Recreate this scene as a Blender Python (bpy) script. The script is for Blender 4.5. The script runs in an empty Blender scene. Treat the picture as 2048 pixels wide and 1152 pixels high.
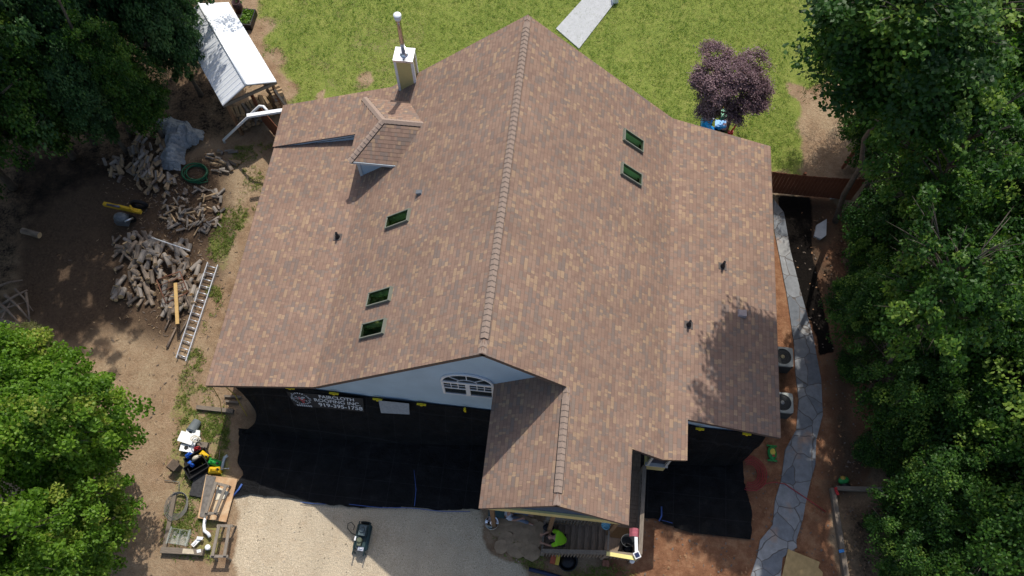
import bpy, math, random
import numpy as np
from mathutils import Vector, Matrix
rad = math.radians
SC = bpy.context.scene
COL = SC.collection
random.seed(7)
RNG = np.random.default_rng(11)

# ------------------------------------------------------------------ camera, sky, sun, exposure
CAM = Vector((1.609, -7.296, 28.651)); PITCH, YAW, FPX = rad(64.635), rad(-6.3186), 1582.0
cam = bpy.data.cameras.new('camera'); camo = bpy.data.objects.new('camera', cam); COL.objects.link(camo)
camo.location = CAM; camo.rotation_euler = (math.pi / 2 - PITCH, 0, -YAW)
cam.sensor_width = 36; cam.lens = FPX / 2048 * 36; cam.clip_end = 2000
SC.camera = camo
SUN_EL, SUN_AZ = rad(54.0), rad(6.4)
w = bpy.data.worlds.new('World'); SC.world = w; w.use_nodes = True
nt = w.node_tree; bg = nt.nodes['Background']; sky = nt.nodes.new('ShaderNodeTexSky')
sky.sky_type = 'NISHITA'; sky.sun_disc = False; sky.sun_elevation = SUN_EL; sky.sun_rotation = SUN_AZ
nt.links.new(sky.outputs[0], bg.inputs[0]); bg.inputs[1].default_value = 0.15; sky.dust_density = 2.5; sky.ozone_density = .7
sl = bpy.data.lights.new('sun', 'SUN'); sl.energy = 3.7; sl.angle = rad(0.53); sl.color = (1, .95, .87)
so = bpy.data.objects.new('sun', sl); COL.objects.link(so); so.location = (5, 40, 60)
SUNDIR = Vector((math.sin(SUN_AZ) * math.cos(SUN_EL), math.cos(SUN_AZ) * math.cos(SUN_EL), math.sin(SUN_EL)))
so.rotation_euler = (-SUNDIR).to_track_quat('-Z', 'Y').to_euler()
SC.view_settings.view_transform = 'Standard'; SC.view_settings.look = 'None'
SC.view_settings.exposure = 0.08; SC.view_settings.gamma = 1

# ------------------------------------------------------------------ helpers: places
_f = Vector((math.sin(YAW) * math.cos(PITCH), math.cos(YAW) * math.cos(PITCH), -math.sin(PITCH)))
_r = Vector((math.cos(YAW), -math.sin(YAW), 0)); _u = _r.cross(_f)
def ray(px, py): return _f + _r * ((px - 1024) / FPX) + _u * ((576 - py) / FPX)
def P(px, py, z=0.0):
    d = ray(px, py); return CAM + d * ((z - CAM.z) / d.z)
def PY(px, py, y):
    d = ray(px, py); return CAM + d * ((y - CAM.y) / d.y)

# ------------------------------------------------------------------ helpers: materials
class NT:
    def __init__(s, name):
        s.m = bpy.data.materials.new(name); s.m.use_nodes = True; s.t = s.m.node_tree
        s.b = s.t.nodes['Principled BSDF']; s.out = s.t.nodes['Material Output']
    def n(s, typ, **k):
        nd = s.t.nodes.new(typ)
        for a, v in k.items(): setattr(nd, a, v)
        return nd
    def L(s, a, b): s.t.links.new(a, b)
    def val(s, sock, v):
        if hasattr(v, 'is_linked'): s.L(v, sock)
        else: sock.default_value = v
    def math(s, op, a, b=0.0, c=0.0):
        nd = s.n('ShaderNodeMath', operation=op)
        s.val(nd.inputs[0], a); s.val(nd.inputs[1], b); s.val(nd.inputs[2], c); return nd.outputs[0]
    def mix(s, f, a, b, mode='MIX'):
        nd = s.n('ShaderNodeMix', data_type='RGBA', blend_type=mode)
        s.val(nd.inputs[0], f); s.val(nd.inputs[6], a if hasattr(a, 'is_linked') else (*a, 1)); s.val(nd.inputs[7], b if hasattr(b, 'is_linked') else (*b, 1))
        return nd.outputs[2]
    def obj(s): return s.n('ShaderNodeTexCoord').outputs['Object']
    def pos(s): return s.n('ShaderNodeNewGeometry').outputs['Position']
    def noise(s, vec, scale, detail=4, rough=.6, dist=0.0):
        nd = s.n('ShaderNodeTexNoise'); s.L(vec, nd.inputs['Vector']); nd.inputs['Scale'].default_value = scale
        nd.inputs['Detail'].default_value = detail; nd.inputs['Roughness'].default_value = rough; nd.inputs['Distortion'].default_value = dist
        return nd.outputs['Fac']
    def ramp(s, f, stops, interp='LINEAR'):
        nd = s.n('ShaderNodeValToRGB'); s.L(f, nd.inputs[0]); cr = nd.color_ramp; cr.interpolation = interp
        while len(cr.elements) < len(stops): cr.elements.new(.5)
        for e, (p, c) in zip(cr.elements, stops):
            e.position = p; e.color = (c, c, c, 1) if isinstance(c, (int, float)) else (*c, 1)
        return nd.outputs[0]
    def bump(s, h, strength=.5, dist=.02):
        nd = s.n('ShaderNodeBump'); s.L(h, nd.inputs['Height']); nd.inputs['Strength'].default_value = strength
        nd.inputs['Distance'].default_value = dist; s.L(nd.outputs[0], s.b.inputs['Normal'])
    def fin(s, col, rough=.8, metal=0, spec=.3):
        s.val(s.b.inputs['Base Color'], col if hasattr(col, 'is_linked') else (*col, 1))
        s.val(s.b.inputs['Roughness'], rough); s.b.inputs['Metallic'].default_value = metal
        s.b.inputs['Specular IOR Level'].default_value = spec; return s.m
MATS = {}
def mk(name, c, rough=.75, var=.18, scale=6, metal=0, spec=.3, bump=0, bscale=40, stretch=None, dirt=None):
    if name in MATS: return MATS[name]
    t = NT(name); v = t.obj()
    if stretch:
        mp = t.n('ShaderNodeMapping'); t.L(v, mp.inputs[0]); mp.inputs['Scale'].default_value = stretch; v = mp.outputs[0]
    f = t.noise(v, scale, 5)
    lo = tuple(x * (1 - var) for x in c); hi = tuple(min(1, x * (1 + var)) for x in c)
    col = t.ramp(f, [(.3, lo), (.7, hi)])
    if dirt:
        d = t.ramp(t.noise(v, scale * .45, 6, .7), [(.5, 0.0), (.68, 1.0)]); col = t.mix(d, col, dirt)
    if bump: t.bump(t.noise(v, bscale, 4), bump, .02)
    MATS[name] = t.fin(col, rough, metal, spec); return MATS[name]

def shingle_mat(name, tint=1.0):
    t = NT(name); uv = t.n('ShaderNodeUVMap').outputs[0]
    sp = t.n('ShaderNodeSeparateXYZ'); t.L(uv, sp.inputs[0]); u, v = sp.outputs[0], sp.outputs[1]
    vr = t.math('DIVIDE', v, .143); row = t.math('FLOOR', vr)
    wn = t.n('ShaderNodeTexWhiteNoise', noise_dimensions='1D'); t.L(row, wn.inputs['W'])
    def cells(wd, k):
        uu = t.math('ADD', t.math('DIVIDE', u, wd), t.math('MULTIPLY', wn.outputs['Value'], 37.7 * k))
        uu = t.math('ADD', uu, t.math('MULTIPLY', t.math('SINE', t.math('MULTIPLY', uu, 2.4)), .22))
        cb = t.n('ShaderNodeCombineXYZ'); t.L(t.math('FLOOR', uu), cb.inputs[0]); t.L(row, cb.inputs[1]); cb.inputs[2].default_value = k
        c = t.n('ShaderNodeTexWhiteNoise', noise_dimensions='3D'); t.L(cb.outputs[0], c.inputs['Vector']); return c.outputs['Value'], t.math('FRACT', uu)
    a, fa = cells(.125, 1.0); b, fb = cells(.215, 3.0)
    T = lambda r, g, bb: (r * tint * .975, g * tint * .955, bb * tint * .90)
    ca = t.ramp(a, [(0, T(.245, .165, .135)), (.22, T(.275, .187, .150)), (.5, T(.305, .207, .162)), (.64, T(.24, .185, .158)), (.82, T(.345, .241, .171)), (.94, T(.37, .262, .184))], 'CONSTANT')
    cb_ = t.ramp(b, [(0, T(.22, .170, .150)), (.22, T(.275, .183, .145)), (.55, T(.295, .203, .160)), (.89, T(.345, .242, .171))], 'CONSTANT')
    sel = t.math('GREATER_THAN', t.math('FRACT', t.math('ADD', t.math('MULTIPLY', b, 7.3), t.math('MULTIPLY', a, .4))), .52)
    col = t.mix(sel, ca, cb_)
    n1 = t.noise(t.pos(), .55, 3); col = t.mix(.7, col, t.ramp(n1, [(.3, .86), (.7, 1.1)]), 'MULTIPLY')
    n2 = t.noise(t.pos(), 130, 2, .7); col = t.mix(.55, col, t.ramp(n2, [(.25, .6), (.75, 1.35)]), 'MULTIPLY')
    slot = t.math('LESS_THAN', t.mix(sel, fa, fb), .085); col = t.mix(t.math('MULTIPLY', slot, .17), col, T(.07, .05, .042))
    edge = t.math('LESS_THAN', t.math('FRACT', vr), .11); col = t.mix(t.math('MULTIPLY', edge, .42), col, T(.085, .062, .05))
    t.bump(t.math('ADD', t.math('MULTIPLY', a, .6), n2), .35, .012)
    return t.fin(col, .93, 0, .15)

def ground_mat():
    t = NT('ground_soil'); p = t.pos()
    at = t.n('ShaderNodeAttribute', attribute_name='mask'); ms = t.n('ShaderNodeSeparateColor'); t.L(at.outputs['Color'], ms.inputs[0])
    grass, gravel, clay, mulch = ms.outputs[0], ms.outputs[1], ms.outputs[2], at.outputs['Alpha']
    big = t.noise(p, .35, 5, .65); mid = t.noise(p, 1.7, 6, .7); fine = t.noise(p, 11, 5, .75); fin2 = t.noise(p, 38, 3, .8)
    def brk(m, lo=.36, hi=.64, k=.5):
        s = t.math('ADD', m, t.math('MULTIPLY', t.math('SUBTRACT', t.math('ADD', t.math('MULTIPLY', mid, .55), t.math('MULTIPLY', fine, .45)), .5), k * 2))
        return t.ramp(s, [(lo, 0.0), (hi, 1.0)])
    dirt = t.ramp(mid, [(.25, (.17, .105, .062)), (.5, (.31, .205, .125)), (.75, (.43, .31, .205))])
    straw = t.ramp(fine, [(.3, (.27, .18, .105)), (.7, (.52, .41, .27))]); dirt = t.mix(t.ramp(big, [(.42, 0.0), (.62, .8)]), dirt, straw)
    cl = t.ramp(mid, [(.25, (.145, .065, .036)), (.5, (.29, .14, .075)), (.78, (.50, .30, .17))])
    cl = t.mix(t.ramp(fin2, [(.55, 0.0), (.8, .35)]), cl, (.44, .30, .19))
    gr = t.ramp(fin2, [(.2, (.34, .265, .18)), (.45, (.58, .475, .335)), (.6, (.71, .60, .44)), (.85, (.92, .86, .74))])
    gr = t.mix(t.ramp(mid, [(.5, 0.0), (.8, .4)]), gr, (.44, .29, .17))
    mp = t.n('ShaderNodeMapping'); t.L(p, mp.inputs[0]); mp.inputs['Scale'].default_value = (.9, .22, 1); mp.inputs['Rotation'].default_value = (0, 0, .25)
    gr = t.mix(.55, gr, t.ramp(t.noise(mp.outputs[0], 1.1, 5, .6), [(.3, .78), (.7, 1.12)]), 'MULTIPLY')
    gs = t.ramp(mid, [(.28, (.135, .21, .034)), (.5, (.20, .268, .046)), (.72, (.31, .325, .09))])
    gs = t.mix(t.ramp(big, [(.45, 0.0), (.68, .6)]), gs, (.14, .215, .032))
    gs = t.mix(t.ramp(fine, [(.35, .55), (.65, 0.0)]), gs, (.18, .19, .045))
    gs = t.mix(t.ramp(fin2, [(.5, 0.0), (.78, .6)]), gs, (.52, .45, .20))
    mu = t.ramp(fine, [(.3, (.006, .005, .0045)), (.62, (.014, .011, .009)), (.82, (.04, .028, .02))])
    sa = t.n('ShaderNodeAttribute', attribute_name='soil').outputs['Fac']; dark = t.ramp(fine, [(.3, (.055, .036, .024)), (.6, (.12, .08, .052)), (.8, (.21, .15, .10))])  # dark brown tone paints tree shade into the dirt
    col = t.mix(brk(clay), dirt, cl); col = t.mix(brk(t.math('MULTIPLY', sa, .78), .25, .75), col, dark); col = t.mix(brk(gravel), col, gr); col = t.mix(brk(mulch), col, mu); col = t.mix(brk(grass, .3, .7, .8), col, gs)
    col = t.mix(.5, col, t.ramp(fin2, [(.25, .6), (.75, 1.35)]), 'MULTIPLY')
    t.bump(t.math('ADD', fin2, t.math('MULTIPLY', fine, 1.5)), .8, .05)
    return t.fin(col, .95, 0, .1)

def leaf_mat(name, stops, trans=.32):
    t = NT(name); at = t.n('ShaderNodeAttribute', attribute_name='tint')
    col = t.ramp(at.outputs['Fac'], stops)
    t.fin(col, .5, 0, .3)
    tr = t.n('ShaderNodeBsdfTranslucent'); br = t.mix(1.0, col, (1.15, 1.25, .6), 'MULTIPLY'); t.L(br, tr.inputs[0])
    mx = t.n('ShaderNodeMixShader'); mx.inputs[0].default_value = trans
    t.L(t.b.outputs[0], mx.inputs[1]); t.L(tr.outputs[0], mx.inputs[2]); t.L(mx.outputs[0], t.out.inputs[0]); return t.m

def stone_mat(name, scale=1.25):
    t = NT(name); p = t.pos()
    wv = t.n('ShaderNodeVectorMath', operation='ADD'); nz = t.n('ShaderNodeTexNoise'); t.L(p, nz.inputs[0]); nz.inputs['Scale'].default_value = 1.4
    sc = t.n('ShaderNodeVectorMath', operation='SCALE'); t.L(nz.outputs['Color'], sc.inputs[0]); sc.inputs['Scale'].default_value = .35
    t.L(p, wv.inputs[0]); t.L(sc.outputs[0], wv.inputs[1])
    vo = t.n('ShaderNodeTexVoronoi', feature='DISTANCE_TO_EDGE'); t.L(wv.outputs[0], vo.inputs[0]); vo.inputs['Scale'].default_value = scale
    vc = t.n('ShaderNodeTexVoronoi'); t.L(wv.outputs[0], vc.inputs[0]); vc.inputs['Scale'].default_value = scale
    sp = t.n('ShaderNodeSeparateColor'); t.L(vc.outputs['Color'], sp.inputs[0])
    base = t.ramp(sp.outputs[0], [(0, (.15, .165, .185)), (.5, (.24, .252, .265)), (1, (.33, .33, .325))])
    base = t.mix(.7, base, t.ramp(t.noise(p, 3.4, 7, .75), [(.3, .55), (.7, 1.25)]), 'MULTIPLY')
    base = t.mix(t.ramp(t.noise(p, 1.1, 4), [(.58, 0.0), (.72, .6)]), base, (.40, .24, .15))
    j = t.ramp(vo.outputs['Distance'], [(.006, 0.0), (.022, 1.0)]); col = t.mix(j, (.115, .10, .09), base)
    t.bump(t.math('ADD', j, t.math('MULTIPLY', t.noise(p, 14), .3)), .5, .02); return t.fin(col, .85, 0, .25)

def siding_mat(name, c, lap=.15):
    t = NT(name); p = t.pos(); sp = t.n('ShaderNodeSeparateXYZ'); t.L(p, sp.inputs[0])
    fr = t.math('FRACT', t.math('DIVIDE', sp.outputs[2], lap)); t.bump(fr, .6, .02)
    col = t.ramp(t.noise(p, 1.6, 5), [(.3, tuple(x * .93 for x in c)), (.7, tuple(x * 1.06 for x in c))]); return t.fin(col, .7, 0, .3)

def plank_mat(name, c, axis=0, wd=.14):
    t = NT(name); p = t.pos(); mp = t.n('ShaderNodeMapping'); t.L(p, mp.inputs[0])
    s = [3, 3, 3]; s[axis] = .5; s2 = tuple(x * 9 for x in s); mp.inputs['Scale'].default_value = s2
    g = t.noise(mp.outputs[0], 1.0, 6, .7)
    col = t.ramp(g, [(.25, tuple(x * .55 for x in c)), (.55, c), (.8, tuple(x * 1.35 for x in c))]); t.bump(g, .3, .01)
    return t.fin(col, .85, 0, .2)

def tarp_mat():
    t = NT('black_debris_netting'); p = t.pos()
    col = t.ramp(t.noise(p, 2.2, 5, .7), [(.3, (.006, .006, .0063)), (.6, (.013, .013, .014)), (.74, (.026, .025, .024)), (.85, (.045, .042, .036))])
    sp = t.n('ShaderNodeSeparateXYZ'); t.L(p, sp.inputs[0])
    cx = t.math('LESS_THAN', t.math('FRACT', t.math('DIVIDE', t.math('ADD', sp.outputs[0], 40.2), .92)), .03)
    cy = t.math('LESS_THAN', t.math('FRACT', t.math('DIVIDE', t.math('ADD', sp.outputs[1], 40.3), .71)), .035)
    cr = t.math('MAXIMUM', cx, cy)
    col = t.mix(t.math('MULTIPLY', cr, .45), col, (.034, .034, .036)); sp2 = t.ramp(t.noise(p, 9, 3, .8), [(.70, 0.0), (.80, .5)]); col = t.mix(sp2, col, (.07, .062, .05))
    h = t.math('ADD', t.math('MULTIPLY', cr, .8), t.noise(p, 5, 6, .7)); t.bump(h, 1.0, .09)
    return t.fin(col, .72, 0, .12)

def log_mats():
    b = mk('log_bark', (.19, .15, .115), .9, .5, 9, bump=.6, bscale=26, stretch=(1, 1, .35))
    c = mk('log_cut_face', (.56, .39, .21), .85, .3, 7)
    return b, c

# ------------------------------------------------------------------ helpers: meshes
class MB:
    def __init__(s, M=None): s.v = []; s.f = []; s.mi = []; s.uv = {}; s.M = M; s.sm = []
    def pt(s, p):
        p = Vector(p); s.v.append(s.M @ p if s.M else p); return len(s.v) - 1
    def face(s, ids, mi=0, uv=None, sm=False):
        if uv: s.uv[len(s.f)] = uv
        s.f.append(tuple(ids)); s.mi.append(mi); s.sm.append(sm)
    def poly(s, pts, mi=0, uv=None): s.face([s.pt(p) for p in pts], mi, uv)
    def hexa(s, b, t, mi=0):
        i = [s.pt(p) for p in b] + [s.pt(p) for p in t]; n = len(b)
        s.face(i[:n][::-1], mi); s.face(i[n:], mi)
        for k in range(n): s.face((i[k], i[(k + 1) % n], i[n + (k + 1) % n], i[n + k]), mi)
    def box(s, c, size, rz=0, mi=0, taper=1.0):
        cx, cy, cz = c; a, b, h = size[0] / 2, size[1] / 2, size[2] / 2; co, si = math.cos(rz), math.sin(rz)
        q = [(-a, -b), (a, -b), (a, b), (-a, b)]
        R = lambda x, y, z: (cx + co * x - si * y, cy + si * x + co * y, cz + z)
        s.hexa([R(x, y, -h) for x, y in q], [R(x * taper, y * taper, h) for x, y in q], mi)
    def b3(s, x0, x1, y0, y1, z0, z1, mi=0): s.box(((x0 + x1) / 2, (y0 + y1) / 2, (z0 + z1) / 2), (x1 - x0, y1 - y0, z1 - z0), 0, mi)
    def beam(s, p0, p1, wd, h, mi=0, up=(0, 0, 1)):
        p0, p1 = Vector(p0), Vector(p1); d = (p1 - p0).normalized(); up = Vector(up)
        if abs(d.dot(up)) > .99: up = Vector((0, 1, 0))
        sx = d.cross(up).normalized() * (wd / 2); sy = sx.cross(d).normalized() * (h / 2)
        s.hexa([p0 - sx - sy, p0 + sx - sy, p0 + sx + sy, p0 - sx + sy], [p1 - sx - sy, p1 + sx - sy, p1 + sx + sy, p1 - sx + sy], mi)
    def tube(s, pts, r, n=8, mi=0, cap=True, capmi=None, closed=False, sm=True):
        pts = [Vector(p) for p in pts]; m = len(pts); rr = r if isinstance(r, (list, tuple)) else [r] * m
        rings = []; prev = None
        for i, p in enumerate(pts):
            a = pts[(i - 1) % m] if (closed or i > 0) else p; b = pts[(i + 1) % m] if (closed or i < m - 1) else p
            d = (b - a).normalized()
            if prev is None:
                prev = d.orthogonal().normalized()
            x = (prev - d * prev.dot(d))
            x = x.normalized() if x.length > 1e-5 else d.orthogonal().normalized()
            prev = x; y = d.cross(x)
            rings.append([s.pt(p + (x * math.cos(2 * math.pi * k / n) + y * math.sin(2 * math.pi * k / n)) * rr[i]) for k in range(n)])
        for i in range(m if closed else m - 1):
            A, B = rings[i], rings[(i + 1) % m]
            for k in range(n): s.face((A[k], A[(k + 1) % n], B[(k + 1) % n], B[k]), mi, None, sm)
        if cap and not closed:
            cm = mi if capmi is None else capmi
            s.face(rings[0][::-1], cm); s.face(rings[-1], cm)
    def lathe(s, c, prof, n=20, mi=0, sx=1, sy=1, sm=True):
        rings = []
        for r, z in prof:
            rings.append([s.pt((c[0] + sx * r * math.cos(2 * math.pi * k / n), c[1] + sy * r * math.sin(2 * math.pi * k / n), c[2] + z)) for k in range(n)])
        for A, B in zip(rings, rings[1:]):
            for k in range(n): s.face((A[k], A[(k + 1) % n], B[(k + 1) % n], B[k]), mi, None, sm)
        s.face(rings[0][::-1], mi); s.face(rings[-1], mi)
    def ell(s, c, r, mi=0, n=14, m=8, rz=0):
        co, si = math.cos(rz), math.sin(rz); rings = []
        for j in range(m + 1):
            a = math.pi * (j + .001) / (m + .002) - math.pi / 2
            ring = []
            for k in range(n):
                x = r[0] * math.cos(a) * math.cos(2 * math.pi * k / n); y = r[1] * math.cos(a) * math.sin(2 * math.pi * k / n)
                ring.append(s.pt((c[0] + co * x - si * y, c[1] + si * x + co * y, c[2] + r[2] * math.sin(a))))
            rings.append(ring)
        for A, B in zip(rings, rings[1:]):
            for k in range(n): s.face((A[k], A[(k + 1) % n], B[(k + 1) % n], B[k]), mi, None, True)
    def prism(s, pts, z0, z1, mi=0): s.hexa([(p[0], p[1], z0) for p in pts], [(p[0], p[1], z1) for p in pts], mi)
    def build(s, name, mats, parent=None, base=None):
        if not isinstance(mats, (list, tuple)): mats = [mats]
        if parent is not None: o0 = Vector(parent['_w'])
        elif base is not None: o0 = Vector(base)
        else:
            xs = [v.x for v in s.v]; ys = [v.y for v in s.v]; zs = [v.z for v in s.v]
            o0 = Vector(((min(xs) + max(xs)) / 2, (min(ys) + max(ys)) / 2, min(zs)))
        me = bpy.data.meshes.new(name); me.from_pydata([v - o0 for v in s.v], [], s.f)
        for m in mats: me.materials.append(m)
        me.polygons.foreach_set('material_index', s.mi); me.polygons.foreach_set('use_smooth', s.sm)
        if s.uv:
            ul = me.uv_layers.new(name='UVMap')
            for pi, uvs in s.uv.items():
                ls = me.polygons[pi].loop_start
                for k, q in enumerate(uvs): ul.data[ls + k].uv = q
        me.update(); o = bpy.data.objects.new(name, me); COL.objects.link(o)
        if parent is not None: o.parent = parent; o['_w'] = tuple(o0)
        else: o.location = o0; o['_w'] = tuple(o0)
        return o
def tag(o, label=None, cat=None, group=None, kind=None):
    if label: o['label'] = label
    if cat: o['category'] = cat
    if group: o['group'] = group
    if kind: o['kind'] = kind
    return o
def thing(name, label, cat, loc, group=None):
    o = bpy.data.objects.new(name, None); o.empty_display_size = .2; COL.objects.link(o); o.location = loc; o['_w'] = tuple(loc)
    return tag(o, label, cat, group)
def vnoise(x, y, sc, seed):
    r = np.random.default_rng(seed); g = r.random((256, 256)); x = np.asarray(x) * sc + 1000.3; y = np.asarray(y) * sc + 1000.7
    xi = np.floor(x).astype(int); yi = np.floor(y).astype(int); fx = x - xi; fy = y - yi; fx = fx * fx * (3 - 2 * fx); fy = fy * fy * (3 - 2 * fy)
    G = lambda a, b: g[a % 256, b % 256]
    return (G(xi, yi) * (1 - fx) + G(xi + 1, yi) * fx) * (1 - fy) + (G(xi, yi + 1) * (1 - fx) + G(xi + 1, yi + 1) * fx) * fy
def fbm(x, y, sc, seed): return (vnoise(x, y, sc, seed) + .5 * vnoise(x, y, sc * 2.1, seed + 1) + .25 * vnoise(x, y, sc * 4.3, seed + 2)) / 1.75
def sdf(X, Y, poly):   # positive inside
    d = np.full(X.shape, 1e9); ins = np.zeros(X.shape, bool); n = len(poly)
    for i in range(n):
        ax, ay = poly[i]; bx, by = poly[(i + 1) % n]; ex, ey = bx - ax, by - ay
        t = np.clip(((X - ax) * ex + (Y - ay) * ey) / (ex * ex + ey * ey + 1e-12), 0, 1)
        d = np.minimum(d, np.hypot(X - ax - t * ex, Y - ay - t * ey))
        c = (ay > Y) != (by > Y); ins ^= c & (X < (bx - ax) * (Y - ay) / ((by - ay) if abs(by - ay) > 1e-9 else 1e-9) + ax)
    return np.where(ins, d, -d)
def GP(pix): return [tuple(P(*p)[:2]) for p in pix]
def smooth(d, w): t = np.clip(d / (2 * w) + .5, 0, 1); return t * t * (3 - 2 * t)

# ------------------------------------------------------------------ ground
LAWN = GP([(500, -260), (1700, -260), (1710, 60), (1690, 150), (1625, 178), (1592, 200), (1596, 240), (1604, 280), (1598, 310), (1592, 345), (1400, 347), (600, 260), (566, 205), (560, 165), (535, 115), (512, 60)])
BARE = [(P(1662, 215), 1.0), (P(1648, 305), .95), (P(1662, 262), 1.15), (P(1595, 182), .5), (P(566, 182), .7), (P(545, 120), .5), (P(520, 60), .6), (P(735, 158), .35), (P(645, 190), .25)]
WEEDS = [GP([(470, 300), (545, 290), (520, 400), (455, 520), (425, 560), (415, 470), (450, 380)]), GP([(420, 560), (448, 570), (420, 690), (378, 770), (440, 770), (455, 900), (440, 1130), (330, 1120), (330, 1000), (340, 900), (335, 830), (365, 760)]),
         GP([(985, 1060), (1080, 1075), (1100, 1125), (1215, 1125), (1270, 1152), (1270, 1190), (1090, 1190), (1010, 1110)]), GP([(1700, 700), (2100, 700), (2100, 1200), (1660, 1200), (1650, 1000)])]
GRAVEL = GP([(470, 985), (600, 960), (965, 960), (968, 1062), (985, 1100), (1040, 1140), (1060, 1400), (430, 1400), (465, 1100), (478, 1040)])
CLAY = GP([(1225, 1120), (1230, 900), (1545, 640), (1548, 400), (1640, 395), (1720, 440), (1680, 620), (1760, 850), (1740, 960), (1660, 980), (1690, 1300), (1225, 1300)])
MULCH = GP([(1552, 390), (1618, 396), (1624, 470), (1634, 560), (1652, 640), (1668, 705), (1640, 712), (1605, 600), (1580, 520), (1562, 450)])
SOIL_SHADES = [GP([(20, 300), (200, 300), (330, 330), (460, 300), (470, 420), (430, 560), (390, 660), (330, 690), (230, 660), (120, 700), (20, 640)]), GP([(1570, 400), (1660, 400), (1690, 700), (1760, 960), (1690, 1000), (1640, 980), (1660, 800), (1640, 640)])]  # areas where tree shade is put into the ground colour
LITTER_AND_SHADE = [GP([(1640, 400), (1700, 395), (2150, 395), (2150, 1250), (1690, 1250), (1662, 985), (1740, 970), (1690, 700), (1660, 560)]), GP([(-250, -150), (420, -150), (450, 130), (470, 190), (565, 215), (530, 275), (420, 300), (380, 340), (200, 370), (60, 460), (40, 640), (-250, 660)])]  # woodland litter; left outline also paints shade under the woodshed
def build_ground():
    xs = np.concatenate([[-400, -200, -100, -60, -40], np.arange(-30, 30.01, .16), [40, 60, 100, 200, 400]])
    ys = np.concatenate([[-400, -200, -100, -50, -25], np.arange(-14, 32.01, .16), [40, 60, 100, 200, 400]])
    X, Y = np.meshgrid(xs, ys, indexing='ij'); nx, ny = X.shape
    wx = (fbm(X, Y, .8, 5) - .5) * 1.0; wy = (fbm(X, Y, .8, 9) - .5) * 1.0; A, B = X + wx, Y + wy
    g = smooth(sdf(A, B, LAWN), .35)
    for c, r in BARE:
        d = np.hypot(A - c.x, B - c.y); g *= 1 - .95 * smooth(r - d, r * .4)
    g *= .72 + .4 * fbm(X, Y, .5, 31)
    g *= np.where(X < -5.5, .80, 1.0)
    for k, wd in enumerate(WEEDS): g = np.maximum(g, smooth(sdf(A, B, wd), .3) * ((.14 + .34 * smooth(fbm(X, Y, .9, 41 + k) - .5, .12)) if k < 3 else .12))
    far = (Y > 26) | (np.abs(X) > 34); g = np.where(far, .9, g)
    gv = smooth(sdf(A, B, GRAVEL), .35); cl = smooth(sdf(A, B, CLAY), .4)
    mu = smooth(sdf(X + wx * .25, Y + wy * .25, MULCH), .1)
    for l in LITTER_AND_SHADE: mu = np.maximum(mu, .55 * smooth(sdf(A, B, l), 1.0))
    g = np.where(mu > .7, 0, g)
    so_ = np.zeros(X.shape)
    for l in SOIL_SHADES: so_ = np.maximum(so_, smooth(sdf(A, B, l), .9))
    Z = (fbm(X, Y, .7, 77) - .5) * .05; Z = np.where((np.abs(X) > 30) | (Y > 32) | (Y < -14), 0, Z) - .02
    co = np.stack([X, Y, Z], -1).reshape(-1, 3); idx = np.arange(nx * ny).reshape(nx, ny)
    F = np.stack([idx[:-1, :-1], idx[1:, :-1], idx[1:, 1:], idx[:-1, 1:]], -1).reshape(-1, 4)
    me = bpy.data.meshes.new('ground'); me.vertices.add(len(co)); me.vertices.foreach_set('co', co.ravel())
    me.loops.add(F.size); me.loops.foreach_set('vertex_index', F.ravel()); me.polygons.add(len(F)); me.polygons.foreach_set('loop_start', np.arange(0, F.size, 4))
    me.update(calc_edges=True)
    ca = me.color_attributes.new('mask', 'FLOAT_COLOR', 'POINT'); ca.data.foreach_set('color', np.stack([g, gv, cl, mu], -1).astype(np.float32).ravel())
    me.attributes.new('soil', 'FLOAT', 'POINT').data.foreach_set('value', so_.astype(np.float32).ravel())  # weight of the tree shade painted into the dirt colour
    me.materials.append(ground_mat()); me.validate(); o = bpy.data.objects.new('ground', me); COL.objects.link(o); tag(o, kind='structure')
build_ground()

def sheet(name, poly, z, th, m, sub=None):
    b = MB(); b.prism(poly, z - th, z, 0); return b.build(name, m)
STONE = stone_mat('grey_flagstone')
path_px = [(1546, 398), (1567, 425), (1570, 440), (1580, 500), (1600, 580), (1625, 670), (1642, 760), (1645, 830), (1632, 880), (1630, 930), (1620, 965), (1610, 1010), (1605, 1040), (1592, 1080), (1593, 1095), (1565, 1115), (1560, 1165), (1495, 1170), (1515, 1110), (1520, 1080), (1545, 1050), (1550, 1000), (1562, 960), (1570, 900), (1592, 860), (1597, 800), (1590, 740), (1588, 690), (1575, 600), (1560, 520), (1548, 460)]
tag(sheet('path', GP(path_px), .035, .06, STONE), kind='structure')
CONC = mk('walkway_concrete', (.42, .43, .435), .85, .09, 5, bump=.25, bscale=22)
wk = MB(); a, b_, c, d = [P(*p) for p in ((1112, 58), (1158, 98), (1240, -8), (1172, -8))]
for k in range(1):
    f0, f1 = 0, 1
    wk.prism([a.lerp(d, f0), b_.lerp(c, f0), b_.lerp(c, f1), a.lerp(d, f1)], -.04, .04)
e0, e1 = d + (d - a), c + (c - b_); wk.prism([d, c, e1, e0], -.04, .036)
tag(wk.build('path', CONC), kind='structure')

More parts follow.
